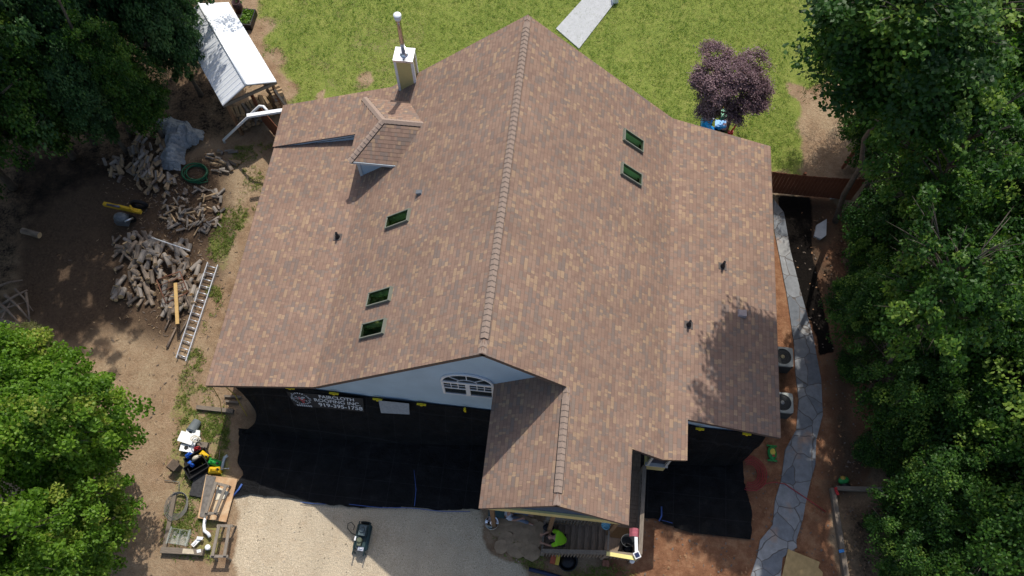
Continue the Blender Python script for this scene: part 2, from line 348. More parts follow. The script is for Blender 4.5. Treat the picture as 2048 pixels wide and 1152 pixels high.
# ------------------------------------------------------------------ house
SH = shingle_mat('brown_shingle'); CAPM = mk('ridge_cap_shingle', (.31, .235, .19), .93, .12, 30, spec=.1)
FASC = mk('fascia_brown', (.12, .085, .07), .8, .1); BLUE = siding_mat('blue_grey_siding', (.43, .56, .68)); YEL = siding_mat('pale_yellow_siding', (.56, .49, .22), .1)
WHITE = mk('white_paint', (.78, .79, .80), .5, .05); DARKW = mk('dark_interior', (.012, .014, .018), .6, .1); METAL = mk('galvanised_metal', (.62, .64, .67), .3, .1, 5, metal=.9)
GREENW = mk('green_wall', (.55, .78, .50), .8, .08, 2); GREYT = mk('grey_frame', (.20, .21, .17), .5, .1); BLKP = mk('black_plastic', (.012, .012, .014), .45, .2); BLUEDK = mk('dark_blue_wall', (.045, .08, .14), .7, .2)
t_ = NT('skylight_glass'); tr = t_.n('ShaderNodeBsdfTransparent'); tr.inputs[0].default_value = (.80, .92, .82, 1); gl = t_.n('ShaderNodeBsdfGlossy'); gl.inputs['Roughness'].default_value = .04
mx = t_.n('ShaderNodeMixShader'); lw = t_.n('ShaderNodeLayerWeight'); lw.inputs[0].default_value = .25; t_.L(t_.math('ADD', t_.math('MULTIPLY', lw.outputs['Fresnel'], .8), .06), mx.inputs[0])
t_.L(tr.outputs[0], mx.inputs[1]); t_.L(gl.outputs[0], mx.inputs[2]); t_.L(mx.outputs[0], t_.out.inputs[0]); GLASS = t_.m
t_ = NT('window_glass'); GLASSD = t_.fin((.03, .04, .045), .08, 0, .6)

MS, LS, ZR = .835, .291, 8.9
def clipv(poly, lo, hi):
    def cut(ps, f):
        out = []
        for i in range(len(ps)):
            a, b = ps[i], ps[(i + 1) % len(ps)]; fa, fb = f(a), f(b)
            if fa >= 0: out.append(a)
            if (fa >= 0) != (fb >= 0):
                t = fa / (fa - fb); out.append((a[0] + (b[0] - a[0]) * t, a[1] + (b[1] - a[1]) * t))
        return out
    p = cut(poly, lambda q: q[1] - lo)
    return cut(p, lambda q: hi - q[1]) if len(p) > 2 else []
def clipu(poly, lo, hi): return [(b, a) for a, b in clipv([(q[1], q[0]) for q in poly], lo, hi)]
class Plane:
    def __init__(s, O, U, V):
        s.O, s.U = Vector(O), Vector(U).normalized(); V = Vector(V); s.V = (V - s.U * V.dot(s.U)).normalized(); s.N = s.U.cross(s.V)
        if s.N.z < 0: s.N = -s.N
    def uv(s, p): d = Vector(p) - s.O; return (d.dot(s.U), d.dot(s.V))
    def p3(s, u, v, h=0): return s.O + s.U * u + s.V * v + s.N * h
def shingles(mb, pl, pts, holes=(), step=.014, E=.143):
    poly = [pl.uv(p) for p in pts]; vs = [q[1] for q in poly]
    hs = []
    for h in holes:
        q = [pl.uv(p) for p in h]; hs.append((min(a[0] for a in q), max(a[0] for a in q), min(a[1] for a in q), max(a[1] for a in q)))
    i0, i1 = math.floor(min(vs) / E), math.ceil(max(vs) / E)
    for i in range(i0, i1):
        cuts = sorted({i * E, (i + 1) * E} | {x for h in hs for x in h[2:] if i * E < x < (i + 1) * E})
        for lo, hi in zip(cuts, cuts[1:]):
            strip = clipv(poly, lo, hi)
            if len(strip) < 3: continue
            pieces = [strip]; mid = (lo + hi) / 2
            for h in hs:
                if h[2] <= mid <= h[3]:
                    np_ = []
                    for s_ in pieces:
                        for a, b in ((-1e5, h[0]), (h[1], 1e5)):
                            c = clipu(s_, a, b)
                            if len(c) > 2: np_.append(c)
                    pieces = np_
            for c in pieces:
                hh = lambda v: step * (1 - (v - i * E) / E)
                P3 = [pl.p3(u, v, hh(v)) for u, v in c]
                n = (P3[1] - P3[0]).cross(P3[2] - P3[0]); q = c
                if n.dot(pl.N) < 0: P3 = P3[::-1]; q = c[::-1]
                mb.poly(P3, 0, [(a, b) for a, b in q])
                low = [a for a in c if abs(a[1] - i * E) < 1e-5]
                if len(low) >= 2:
                    u0, u1 = min(a[0] for a in low), max(a[0] for a in low); v = i * E
                    mb.poly([pl.p3(u0, v, -.004), pl.p3(u1, v, -.004), pl.p3(u1, v, step), pl.p3(u0, v, step)], 0, [(u0, v + .01), (u1, v + .01), (u1, v + .012), (u0, v + .012)])
def slab(mb, pl, pts, holes=(), th=.15, mi=0, skip=()):
    poly = [pl.uv(p) for p in pts]
    for i in range(len(poly)):
        if i in skip: continue
        a, b = poly[i], poly[(i + 1) % len(poly)]
        mb.poly([pl.p3(*a, -.012), pl.p3(*b, -.012), pl.p3(*b, -th), pl.p3(*a, -th)], mi)
    hs = [[pl.uv(p) for p in h] for h in holes]
    cuts = sorted({min(q[1] for q in poly) - .01, max(q[1] for q in poly) + .01} | {f(q[1] for q in h) for h in hs for f in (min, max)})
    for lo, hi in zip(cuts, cuts[1:]):
        c = clipv(poly, lo, hi); mid = (lo + hi) / 2; ps = [c] if len(c) > 2 else []
        for h in hs:
            if min(q[1] for q in h) <= mid <= max(q[1] for q in h):
                ps = [k for s_ in ps for k in (clipu(s_, -1e5, min(q[0] for q in h)), clipu(s_, max(q[0] for q in h), 1e5)) if len(k) > 2]
        for c in ps: mb.poly([pl.p3(u, v, -th) for u, v in c], mi)

zUL = lambda x: ZR + MS * x; zUR = lambda x: ZR - MS * x; zLL = lambda x: 3.03 + LS * (x + 9.65); zLR = lambda x: 3.03 - LS * (x - 9.65)
PUL = Plane((-5.63, 0, zUL(-5.63)), (0, 1, 0), (1, 0, MS)); PUR = Plane((5.63, 0, zUR(5.63)), (0, 1, 0), (-1, 0, MS))
PLL = Plane((-9.65, 0, 3.03), (0, 1, 0), (1, 0, LS)); PLR = Plane((9.65, 0, 3.03), (0, 1, 0), (-1, 0, LS))
sky_rects = [(-4.02, -3.16, 5.27, 5.74), (-4.13, -3.27, 2.43, 2.92), (-4.13, -3.27, 1.32, 1.83)]
skyR_rects = [(3.62, 4.40, 9.53, 10.03), (3.61, 4.40, 8.11, 8.59)]
hole = lambda r, zf: [(r[0], r[2], zf(r[0])), (r[1], r[2], zf(r[1])), (r[1], r[3], zf(r[1])), (r[0], r[3], zf(r[0]))]
ULp = [(-5.63, 0, zUL(-5.63)), (0, 0, ZR), (0, 12, ZR), (-5.63, 12, zUL(-5.63))]
URp = [(5.63, 0, zUR(5.63)), (5.63, 12, zUR(5.63)), (0, 12, ZR), (0, 0, ZR)]
LLp = [(-9.65, 0, 3.03), (-5.63, 0, zLL(-5.63)), (-5.63, 10.0, zLL(-5.63)), (-9.65, 10.0, 3.03)]
LRp = [(9.67, .32, 3.03), (9.67, 12, 3.03), (5.63, 12, zLR(5.63)), (5.63, .32, zLR(5.63))]
SPL = .385; zPL = lambda x: 3.06 + SPL * (x + 9.70)
PPL = Plane((-9.70, 0, 3.06), (0, 1, 0), (1, 0, SPL)); xk = (8.9 - 3.06 - SPL * 9.70) / (SPL - MS)
PLp = [(-9.70, 9.80, 3.06), (xk - .05, 9.80, zPL(xk - .05)), (xk - .05, 11.80, zPL(xk - .05)), (-9.78, 11.85, zPL(-9.78))]
# porch roof: ridge along y at x 2.39, its right slope carries on the main right slope
XR, ZP, YF = 2.39, zUR(2.39), -3.36
zPLs = lambda x: ZP - MS * (XR - x)
PPoL = Plane((.2, 0, zPLs(.2)), (0, 1, 0), (1, 0, MS))
POL = [(.2, YF, zPLs(.2)), (XR, YF, ZP), (XR, .5, ZP), (.2, .5, zPLs(.2))]
PR1 = [(4.56, YF, zUR(4.56)), (4.56, -1.12, zUR(4.56)), (XR, -1.12, ZP), (XR, YF, ZP)]
PPoR = Plane((4.56, 0, zUR(4.56) - .03), (0, 1, 0), (-(4.56 - XR), 0, MS * (4.56 - XR) + .03)); PR1 = [(4.56, YF, zUR(4.56)), (4.56, -1.12, zUR(4.56)), (XR, -1.12, ZP), (XR, YF, ZP)]
EX1 = [(5.63, -1.12, zUR(5.63)), (5.63, 0, zUR(5.63)), (XR, 0, ZP), (XR, -1.12, ZP)]
EX2 = [(6.43, -1.0, zLR(6.43)), (6.43, .32, zLR(6.43)), (5.63, .32, zLR(5.63)), (5.63, -1.12, zLR(5.63))]
HOUSE = thing('house', 'large house with brown shingle roof and blue grey gable wall', 'house', (0, 6, 0))
rb = MB(); hl = [hole(r, zUL) for r in sky_rects]; hr = [hole(r, zUR) for r in skyR_rects]
shingles(rb, PUL, ULp, hl); shingles(rb, PUR, URp, hr); shingles(rb, PLL, LLp); shingles(rb, PLR, LRp); shingles(rb, PPL, PLp)
shingles(rb, PUR, EX1); shingles(rb, PLR, EX2)
ROOF = rb.build('roof', SH, HOUSE)
pb = MB(); shingles(pb, PPoL, POL); shingles(pb, PUR, PR1); PROOF = pb.build('porch_roof', SH, HOUSE)
fb = MB()
for pl, p, h, sk in ((PUL, ULp, hl, ()), (PUR, URp, hr, ()), (PLL, LLp, (), ()), (PLR, LRp, (), ()), (PPL, PLp, (), (0,)), (PUR, EX1, (), (0, 1, 2, 3)), (PLR, EX2, (), (1, 2)), (PPoL, POL, (), (2,)), (PUR, PR1, (), (1, 2))): slab(fb, pl, p, h, .15, 0, sk)
for e in ((PLp[0], PLp[1]),): fb.poly([Vector(e[0]) - Vector((0, 0, .01)), Vector(e[1]) - Vector((0, 0, .01)), Vector(e[1]) - Vector((0, 0, .05)), Vector(e[0]) - Vector((0, 0, .05))])
fb.poly([(4.2, -1.122, zUR(4.2) - .012), (5.63, -1.122, zUR(5.63) - .012), (5.63, -1.122, zUR(5.63) - .15), (4.2, -1.122, zUR(4.2) - .09)])
fb.build('fascia', FASC, HOUSE)
# walls
wb = MB()
fr = lambda y: [(-9.15, y, -.05), (9.25, y, -.05), (9.25, y, zLR(9.25) - .16), (5.63, y, zLR(5.63) - .16), (0, y, ZR - .19), (-5.63, y, zLL(-5.63) - .16), (-9.15, y, zLL(-9.15) - .16)]
wb.poly(fr(.46)); wb.poly(fr(11.55)[::-1]); wb.poly([fr(.46)[0], fr(.46)[6], fr(11.55)[6], fr(11.55)[0]]); wb.poly([fr(.46)[1], fr(11.55)[1], fr(11.55)[2], fr(.46)[2]])
wb.poly([(-9.6, 9.83, 2.95), (-5.2, 9.83, 4.0), (-5.2, 9.83, zPL(-5.2) - .04), (-9.6, 9.83, zPL(-9.6) - .02)])
wb.build('wall', BLUE, HOUSE)
wt = MB()
for y in (.455,):   # rake frieze trim on the gable
    for x0, z0, x1, z1 in ((0, ZR - .2, -5.63, zUL(-5.63) - .2), (0, ZR - .2, 5.63, zUR(5.63) - .2)): wt.beam((x0, y - .02, z0 - .05), (x1, y - .02, z1 - .05), .03, .1)
wt.build('rake_trim', mk('blue_grey_trim', (.33, .41, .46), .6, .05), HOUSE)
# ridge caps
def caps(mb, p0, p1, nl, nr, wd=.145, lift=.032, E=.17):
    p0, p1 = Vector(p0), Vector(p1); L = (p1 - p0).length; d = (p1 - p0) / L; nl, nr = Vector(nl), Vector(nr); n = int(L / E); up = (Vector((0, 0, 1)) - d * d.z).normalized()
    for i in range(n):
        a = p0 + d * (i * L / n); b = p0 + d * ((i + 1.12) * L / n)
        for (q, h) in ((0, 0),):
            A = [a + up * (lift + .022), a + nl * wd + up * (lift * .75 + .017), a + nr * wd + up * (lift * .75 + .017)]; B = [b + up * (lift + .002), b + nl * wd + up * (lift * .75 - .002), b + nr * wd + up * (lift * .75 - .002)]
            A1 = [a + nl * wd * .5 + up * (lift + .019), a + nr * wd * .5 + up * (lift + .019)]; B1 = [b + nl * wd * .5 + up * (lift - .003), b + nr * wd * .5 + up * (lift - .003)]
            seq = [(A[1], B[1]), (A1[0], B1[0]), (A[0], B[0]), (A1[1], B1[1]), (A[2], B[2])]
            for (x0, y0), (x1, y1) in zip(seq, seq[1:]): mb.poly([x0, x1, y1, y0], 0)
            dn = up * -.026 + d * .016
            for x0, x1 in zip([s_[0] for s_ in seq], [s_[0] for s_ in seq][1:]): mb.poly([x0, x0 + dn, x1 + dn, x1], 1)  # dark risers paint the step shade at each cap edge
    for nn in (nl, nr):   # dark vent sides
        o = nn * (wd - .008); mb.poly([p0 + o + up * lift * .75, p1 + o + up * lift * .75, p1 + nn * (wd + .03) + up * .004, p0 + nn * (wd + .03) + up * .004], 1)
VENT_SHADE = mk('ridge_vent_and_cap_shade', (.035, .028, .025), .9, .1)
sl_ = Vector((-1, 0, -MS)).normalized(); sr_ = Vector((1, 0, -MS)).normalized()
cb = MB(); caps(cb, (0, .45, ZR), (0, 11.6, ZR), sl_, sr_); caps(cb, (XR, YF + .35, ZP), (XR, -.35, ZP), sl_, sr_)
caps(cb, (0, .02, ZR), (0, .4, ZR), sl_, sr_, .13, .004); caps(cb, (0, 11.6, ZR), (0, 11.98, ZR), sl_, sr_, .13, .004); caps(cb, (XR, YF + .02, ZP), (XR, YF + .34, ZP), sl_, sr_, .13, .004); caps(cb, (XR, -.34, ZP), (XR, .02, ZP), sl_, sr_, .13, .004)
cb.build('ridge_cap', [CAPM, VENT_SHADE], HOUSE)
# dormer
DE = 5.42; xE, yA, yB, yM, zM = -5.85, 7.93, 10.72, 9.32, 6.10; xM = -4.80; xr = (zM - ZR) / MS; xe = (DE - ZR) / MS
db = MB(); F = [(xE, yA, DE), (xe, yA, DE), (xr, yM, zM), (xM, yM, zM)]; R_ = [(xe, yB, DE), (xE, yB, DE), (xM, yM, zM), (xr, yM, zM)]; H_ = [(xE, yB, DE), (xE, yA, DE), (xM, yM, zM)]
pF = Plane((xE, yA, DE), (1, 0, 0), (0, yM - yA, zM - DE)); pR = Plane((xE, yB, DE), (1, 0, 0), (0, yM - yB, zM - DE)); pH = Plane((xE, yA, DE), (0, 1, 0), (xM - xE, 0, zM - DE))
shingles(db, pF, F, step=.004); shingles(db, pR, R_); shingles(db, pH, H_)
DR = db.build('dormer_roof', SH, HOUSE)
df = MB()
for pl, p in ((pF, F), (pR, R_), (pH, H_)): slab(df, pl, p, (), .13)
df.build('fascia', FASC, DR)
dc = MB()
def hip(p0, p1, na, nb): caps(dc, p0, p1, na, nb, .125, .014, .16)
def along(pl, d, side):   # unit vector in plane pl, square to d, on the side of 'side'
    v = Vector(pl.N).cross(Vector(d)).normalized(); return v if v.dot(Vector(side)) > 0 else -v
dh1 = (Vector((xM, yM, zM)) - Vector((xE, yA, DE))).normalized(); hip((xE, yA, DE), (xM, yM, zM), along(pH, dh1, (-1, 1, 0)), along(pF, dh1, (1, -1, 0)))
dh2 = (Vector((xM, yM, zM)) - Vector((xE, yB, DE))).normalized(); hip((xE, yB, DE), (xM, yM, zM), along(pH, dh2, (-1, -1, 0)), along(pR, dh2, (1, 1, 0)))
dr = Vector((1, 0, 0)); hip((xM, yM, zM), (xr, yM, zM), along(pR, dr, (0, 1, 0)), along(pF, dr, (0, -1, 0)))
dc.build('hip_cap', [CAPM, VENT_SHADE], DR)
dw = MB(); dw.b3(-5.66, -3.6, 8.16, 10.4, 3.8, 5.35); dw.build('dormer_wall', BLUE, HOUSE)
dt = MB(); dt.b3(-5.69, -5.58, 8.13, 8.2, 3.85, 5.33); dt.b3(xE + .02, -4.0, yA - .025, yA, DE - .12, DE - .005)
dt.build('dormer_trim', mk('grey_trim', (.50, .55, .58), .6, .05), HOUSE)
# skylights
def skylight(r, pl, zf, top_sign):
    q = [pl.uv(p) for p in hole(r, zf)]; u0, u1 = min(a[0] for a in q), max(a[0] for a in q); v0, v1 = min(a[1] for a in q), max(a[1] for a in q)
    fr_ = MB(); bt = lambda a, b, c, d, h0, h1, mb, mi=0: mb.hexa([pl.p3(a, c, h0), pl.p3(b, c, h0), pl.p3(b, d, h0), pl.p3(a, d, h0)], [pl.p3(a, c, h1), pl.p3(b, c, h1), pl.p3(b, d, h1), pl.p3(a, d, h1)], mi)
    e = .032; bt(u0, u1, v0, v0 + e, -.02, .10, fr_); bt(u0, u1, v1 - e * 1.6, v1, -.02, .11, fr_); bt(u0, u0 + e, v0 + e, v1 - e * 1.6, -.02, .10, fr_); bt(u1 - e, u1, v0 + e, v1 - e * 1.6, -.02, .10, fr_)
    S = fr_.build('skylight', GREYT, HOUSE)
    g = MB(); g.poly([pl.p3(u0 + .04, v0 + .04, .085), pl.p3(u1 - .04, v0 + .04, .085), pl.p3(u1 - .04, v1 - .06, .085), pl.p3(u0 + .04, v1 - .06, .085)]); g.build('glass', GLASS, S)
    wl = MB(); D = .45; a, b, c, d = u0 + .03, u1 - .03, v0 + .03, v1 - .05
    T = [pl.p3(a, c, .07), pl.p3(b, c, .07), pl.p3(b, d, .07), pl.p3(a, d, .07)]; B = [p + Vector((0, 0, -D)) for p in T]
    for i in range(4): wl.poly([T[i], T[(i + 1) % 4], B[(i + 1) % 4], B[i]], 0)
    wl.poly(B, 1); wl.build('light_well', [GREENW, DARKW], S)
for r in sky_rects: skylight(r, PUL, zUL, 1)
for r in skyR_rects: skylight(r, PUR, zUR, 1)
# vents on the roof
BOOT = mk('vent_boot_black', (.02, .022, .026), .4, .2)
for (x, y, pl, zf, h) in ((-6.03, 5.58, PLL, zLL, .32), (7.63, 6.16, PLR, zLR, .36), (6.40, 3.61, PLR, zLR, .34)):
    b = MB(); u, v = pl.uv((x, y, zf(x))); b.hexa([pl.p3(u - .14, v - .16, .006), pl.p3(u + .14, v - .16, .006), pl.p3(u + .14, v + .16, .006), pl.p3(u - .14, v + .16, .006)], [pl.p3(u - .13, v - .15, .022), pl.p3(u + .13, v - .15, .022), pl.p3(u + .13, v + .15, .022), pl.p3(u - .13, v + .15, .022)], 1)
    b.lathe((x, y, zf(x)), [(.10, -.03), (.08, .1), (.05, .14), (.045, h), (.034, h), (.034, h - .05)], 14); b.build('plumbing_vent', [BOOT, mk('vent_flashing', (.10, .085, .078), .6, .15)], HOUSE)
for (x, y, pl, zf, m) in ((-2.93, 6.28, PUL, zUL, mk('grey_vent', (.13, .14, .155), .5, .15)), (8.33, 4.5, PLR, zLR, mk('brown_vent', (.36, .30, .29), .5, .1))):
    b = MB(); u, v = pl.uv((x, y, zf(x))); q = .095 if x < 0 else .15
    b.hexa([pl.p3(u - q, v - q, .0), pl.p3(u + q, v - q, .0), pl.p3(u + q, v + q, .0), pl.p3(u - q, v + q, .0)], [pl.p3(u - q * .8, v - q * .9, .13), pl.p3(u + q * .8, v - q * .9, .13), pl.p3(u + q * .6, v + q * .8, .06), pl.p3(u - q * .6, v + q * .8, .06)])
    b.build('roof_vent', m, HOUSE)
# chimney
ch = MB(); ch.b3(-4.70, -4.08, 11.55, 12.08, 3.6, 6.60); CH = ch.build('chimney', YEL, HOUSE)
ct = MB()
for x in (-4.70, -4.08):
    for y in (11.55, 12.08): ct.b3(x - .05 if x < -4.5 else x - .045, x + .045 if x < -4.5 else x + .05, y - .008 if y < 11.8 else y - .09, y + .09 if y < 11.8 else y + .008, 3.6, 6.62)
ct.build('corner_trim', WHITE, CH)
cc = MB(); cc.b3(-4.75, -4.03, 11.50, 12.13, 6.60, 6.69); cc.lathe((-4.38, 11.8, 6.69), [(.16, 0), (.13, .05), (.10, .08), (.1, .1)], 20); cc.build('chimney_cap', mk('shiny_tin', (.72, .76, .82), .22, .06, 4, metal=.85), CH)
pp = MB(); pp.lathe((-4.38, 11.8, 6.72), [(.085, 0), (.085, .6), (.09, .62), (.09, .66), (.085, .68), (.085, 1.6), (.10, 1.62), (.10, 1.7)], 18); pp.build('flue_pipe', mk('stainless_pipe', (.55, .50, .46), .18, .15, 8, metal=1), CH)
pc = MB(); pc.lathe((-4.38, 11.8, 8.42), [(.12, 0), (.125, .1), (.10, .12), (.13, .14), (.14, .17), (.13, .2), (.05, .22)], 20); pc.build('flue_cap', mk('flue_cap_white', (.75, .77, .8), .35, .05), CH)
# arched window in the gable
wx0, wx1, wz0, wz1, wy = -1.50, .18, 3.75, 4.98, .45; wm = (wx0 + wx1) / 2
wd = MB(); T_ = .075
wd.b3(wx0, wx0 + T_, wy - .06, wy, wz0, wz1); wd.b3(wx1 - T_, wx1, wy - .06, wy, wz0, wz1); wd.b3(wx0 + T_, wx1 - T_, wy - .058, wy, wz0, wz0 + .06); wd.b3(wx0 + T_, wx1 - T_, wy - .062, wy, wz1 - .1, wz1 + .03); wd.b3(wm - .07, wm + .07, wy - .064, wy, wz0 + .06, wz1 - .1)
arch = lambda r, ry: [(wm + r * math.cos(math.pi * k / 20), wz1 + .03 + ry * math.sin(math.pi * k / 20)) for k in range(21)]
A0, A1 = arch((wx1 - wx0) / 2, .78), arch((wx1 - wx0) / 2 - .07, .71)
for i in range(20):
    wd.hexa([(A0[i][0], wy, A0[i][1]), (A0[i + 1][0], wy, A0[i + 1][1]), (A1[i + 1][0], wy, A1[i + 1][1]), (A1[i][0], wy, A1[i][1])], [(A0[i][0], wy - .06, A0[i][1]), (A0[i + 1][0], wy - .06, A0[i + 1][1]), (A1[i + 1][0], wy - .06, A1[i + 1][1]), (A1[i][0], wy - .06, A1[i][1])])
WIN = wd.build('window', WHITE, HOUSE)
gp = MB(); gp.b3(wx0 + .03, wx1 - .03, wy - .03, wy - .012, wz0 + .03, wz1); gp.poly([(x, wy - .032, z) for x, z in A1]); gp.build('pane', GLASSD, WIN)
mu = MB(); zc = (wz0 + wz1) / 2
for x0, x1 in ((wx0 + T_, wm - .07), (wm + .07, wx1 - T_)):
    mu.b3(x0, x1, wy - .05, wy - .02, zc - .03, zc + .03)
    for k in (1, 2): xx = x0 + (x1 - x0) * k / 3; mu.b3(xx - .012, xx + .012, wy - .045, wy - .028, zc + .03, wz1 - .1)
    mu.b3(x0, x1, wy - .043, wy - .029, (zc + wz1 - .1) / 2 - .01, (zc + wz1 - .1) / 2 + .01)
mu.b3(wm - .012, wm + .012, wy - .045, wy - .028, wz1 + .28, wz1 + .74)
ar = [(wm + .32 * math.cos(math.pi * k / 10), wy - .04, wz1 + .03 + .27 * math.sin(math.pi * k / 10)) for k in range(11)]; mu.tube(ar, .012, 6); mu.beam((wm + .24, wy - .04, wz1 + .2), (wm + .56, wy - .04, wz1 + .5), .02, .02); mu.beam((wm - .24, wy - .04, wz1 + .2), (wm - .56, wy - .04, wz1 + .5), .02, .02)
mu.build('muntin', WHITE, WIN)
# porch gable, beam, posts
pg = MB(); yg = YF + .22
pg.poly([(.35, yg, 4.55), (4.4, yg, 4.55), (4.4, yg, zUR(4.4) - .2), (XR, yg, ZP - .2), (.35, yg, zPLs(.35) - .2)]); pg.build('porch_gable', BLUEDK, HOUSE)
pbm = MB(); pbm.b3(.42, 4.42, yg - .07, yg - .004, 4.18, 4.62); pbm.build('porch_beam', YEL, HOUSE)
POSTM = plank_mat('porch_post_wood', (.20, .125, .07), 2)
for x in (.52, 2.42, 4.35):
    b = MB(); b.box((x, yg + .05, 2.1), (.13, .13, 4.2)); b.build('porch_post', POSTM, HOUSE)
# small bay beside the walkway
bb = MB(); bb.b3(5.38, 6.02, -.93, .44, 1.95, 2.55); BAY = bb.build('porch_bay', YEL, HOUSE)
bp = MB()
for x in (5.38, 5.96): bp.b3(x, x + .07, -.94, -.86, 2.55, zLR(6) - .25)
bp.b3(5.33, 6.07, -.96, -.85, 2.52, 2.58); bp.build('bay_trim', mk('grey_white_trim', (.45, .45, .43), .6, .05), BAY)
bw = MB(); bw.b3(5.45, 5.96, -.85, .40, 2.58, zLR(6) - .3); bw.build('bay_panel', mk('bay_dark', (.02, .03, .05), .5, .3, 4), BAY)
# gutter and downspout at the back left corner
g = MB(); p0, p1 = P(494, 232, 2.95), P(566, 221, 2.95); g.beam(p0, p1, .16, .10); g.build('gutter', WHITE, HOUSE)
g = MB(); g.tube([P(535, 222, 2.8), P(527, 213, 2.8), P(519, 212, 2.75), P(510, 220, 2.6), P(497, 233, 2.3), P(447, 280, .35), P(450, 285, .2)], .055, 10); g.build('downspout', WHITE, HOUSE)

# ------------------------------------------------------------------ porch stairs and landing
DECK = plank_mat('weathered_deck_wood', (.27, .20, .145), 1); DECKX = plank_mat('weathered_rail_wood', (.24, .20, .16), 0)
ST = thing('porch_stairs', 'weathered wooden porch stairs with railings and landing in front of the house', 'stairs', (3.8, -2.8, 0))
NT_, sx0, sx1, sy0, sy1, LZ = 9, 2.30, 4.28, -3.76, -2.80, 1.5
for k in range(NT_):
    b = MB(); x = sx0 + (sx1 - sx0) * k / NT_; z = LZ * (k + 1) / (NT_ + 1)
    for j in (0, 1): b.b3(x + j * .125, x + j * .125 + .117, sy0, sy1, z - .04, z)
    b.b3(x + .01, x + .025, sy0, sy1, z - .15, z - .045); b.build('tread', DECK, ST)
b = MB(); b.b3(4.26, 5.32, sy0, sy1, LZ - .05, LZ)
for y in np.arange(sy1 + .005, .45, .145): b.b3(4.40, 5.32, y, y + .138, LZ - .05 + (int(y * 7) % 2) * .002, LZ)
b.b3(4.26, 5.30, sy0 + .02, sy0 + .06, LZ - .25, LZ - .05); b.build('landing', DECK, ST)
b = MB()
for y in (sy0 + .03, sy1 - .05): b.hexa([(2.3, y, 0), (2.3, y + .04, 0), (4.28, y + .04, LZ - .3), (4.28, y, LZ - .3)], [(2.3, y, .16), (2.3, y + .04, .16), (4.28, y + .04, LZ - .05), (4.28, y, LZ - .05)])
b.build('stringer', DECK, ST)
def railing(p0, p1, h, n, m, wd=.13):
    b = MB(); p0, p1 = Vector(p0), Vector(p1); up = Vector((0, 0, h)); b.beam(p0 + up, p1 + up, wd, .04); b.beam(p0 + up * .93, p1 + up * .93, .04, .07); b.beam(p0 + Vector((0, 0, .12)), p1 + Vector((0, 0, .12)), .04, .07)
    d = (p1 - p0).normalized(); sd = d.cross(Vector((0, 0, 1))).normalized() * .055
    for i in range(n): q = p0.lerp(p1, (i + .5) / n) + sd; b.box((q.x, q.y, q.z + h * .5), (.032, .032, h * .9))
    for q in (p0, p1): b.box((q.x, q.y, q.z + h * .5 - .1), (.09, .09, h * 1.0 + .2))
    return b.build('railing', m, ST)
railing((2.26, sy0 - .06, .1), (4.26, sy0 - .06, LZ), .9, 20, DECKX); railing((2.30, sy1 + .05, .1), (4.26, sy1 + .05, LZ), .9, 18, DECKX)
railing((5.30, -3.76, LZ), (5.33, -.95, LZ), .9, 22, plank_mat('weathered_rail_side', (.23, .19, .15), 1)); railing((4.3, sy0 - .05, LZ), (5.3, sy0 - .05, LZ), .88, 9, DECKX)
railing((2.24, sy0 - .05, .06), (2.26, sy1 + .04, .06), .3, 2, DECKX, .06)
b = MB(); b.box((4.28, -3.3, 2.38), (.05, .92, .05)); b.build('gate_rail', DECKX, ST)
for x, y in ((4.3, -3.72), (5.28, -3.72), (5.28, -1.2)):
    b = MB(); b.box((x, y, .72), (.1, .1, 1.44)); b.build('deck_post', DECK, ST)
YB = mk('yellow_board', (.80, .68, .25), .5, .08); b = MB(); b.beam(P(1213, 1107, 2.44), P(1272, 1117, 2.44), .12, .05); tag(b.build('yellow_board', YB), 'bright yellow board lying along the front landing rail', 'board')
b = MB(); b.beam(P(1272, 1074, 2.43), P(1273, 1115, 2.43), .1, .045); tag(b.build('white_board', WHITE), 'white board lying on the right rail of the landing', 'board')
def cloth(name, cx, cy, z, sx, sy, m, hang, lab, cat, seed=1):
    b = MB(); n = 10; ids = {}; r = random.Random(seed)
    for i in range(n + 1):
        for j in range(n + 1):
            x = (i / n - .5) * sx; y = (j / n - .5) * sy; h = -max(0, abs(x) - .06) * hang + .015 * math.sin(9 * x / sx * 3 + 5 * y + seed) + r.uniform(-.008, .008)
            ids[i, j] = b.pt((cx + math.copysign(min(abs(x), .06 + (abs(x) - .06) * .5 if abs(x) > .06 else abs(x)), x), cy + y, z + h))
    for i in range(n):
        for j in range(n): b.face((ids[i, j], ids[i + 1, j], ids[i + 1, j + 1], ids[i, j + 1]), 0, None, True)
    return tag(b.build(name, m), lab, cat)
q = P(1270, 1064, 2.46); cloth('pink_cloth', q.x, q.y, 2.455, .5, .26, mk('pink_cloth', (.42, .12, .15), .9, .2), .9, 'pink cloth draped over the landing rail', 'cloth')
q = P(1274, 1110, 2.55); SLT = thing('solar_light', 'square solar light panel standing on the landing corner post', 'solar light', (q.x, q.y, 2.42))
b = MB(); b.box((q.x, q.y, 2.55), (.2, .2, .03), .5); b.build('frame', WHITE, SLT); b = MB(); b.box((q.x, q.y, 2.57), (.14, .14, .014), .5); b.build('solar_panel', mk('solar_cell', (.02, .03, .08), .2, .2), SLT); b = MB(); b.box((q.x, q.y, 2.47), (.05, .05, .13)); b.build('stem', WHITE, SLT)
q = P(1264, 1122, 2.2); b = MB(); b.lathe((q.x, q.y, 2.16), [(.03, -.05), (.07, 0), (.085, .06), (.08, .12), (.03, .16)], 14); b.beam((q.x, q.y + .02, 2.2), (q.x + .02, q.y + .14, 2.28), .04, .04); tag(b.build('white_lamp', WHITE), 'white flood lamp fixed outside the landing corner', 'lamp')
q = P(1212, 1050, 2.5); BK = thing('blue_hanging_basket', 'light blue hanging pot beside the porch roof corner', 'hanging pot', (q.x, q.y, 2.3))
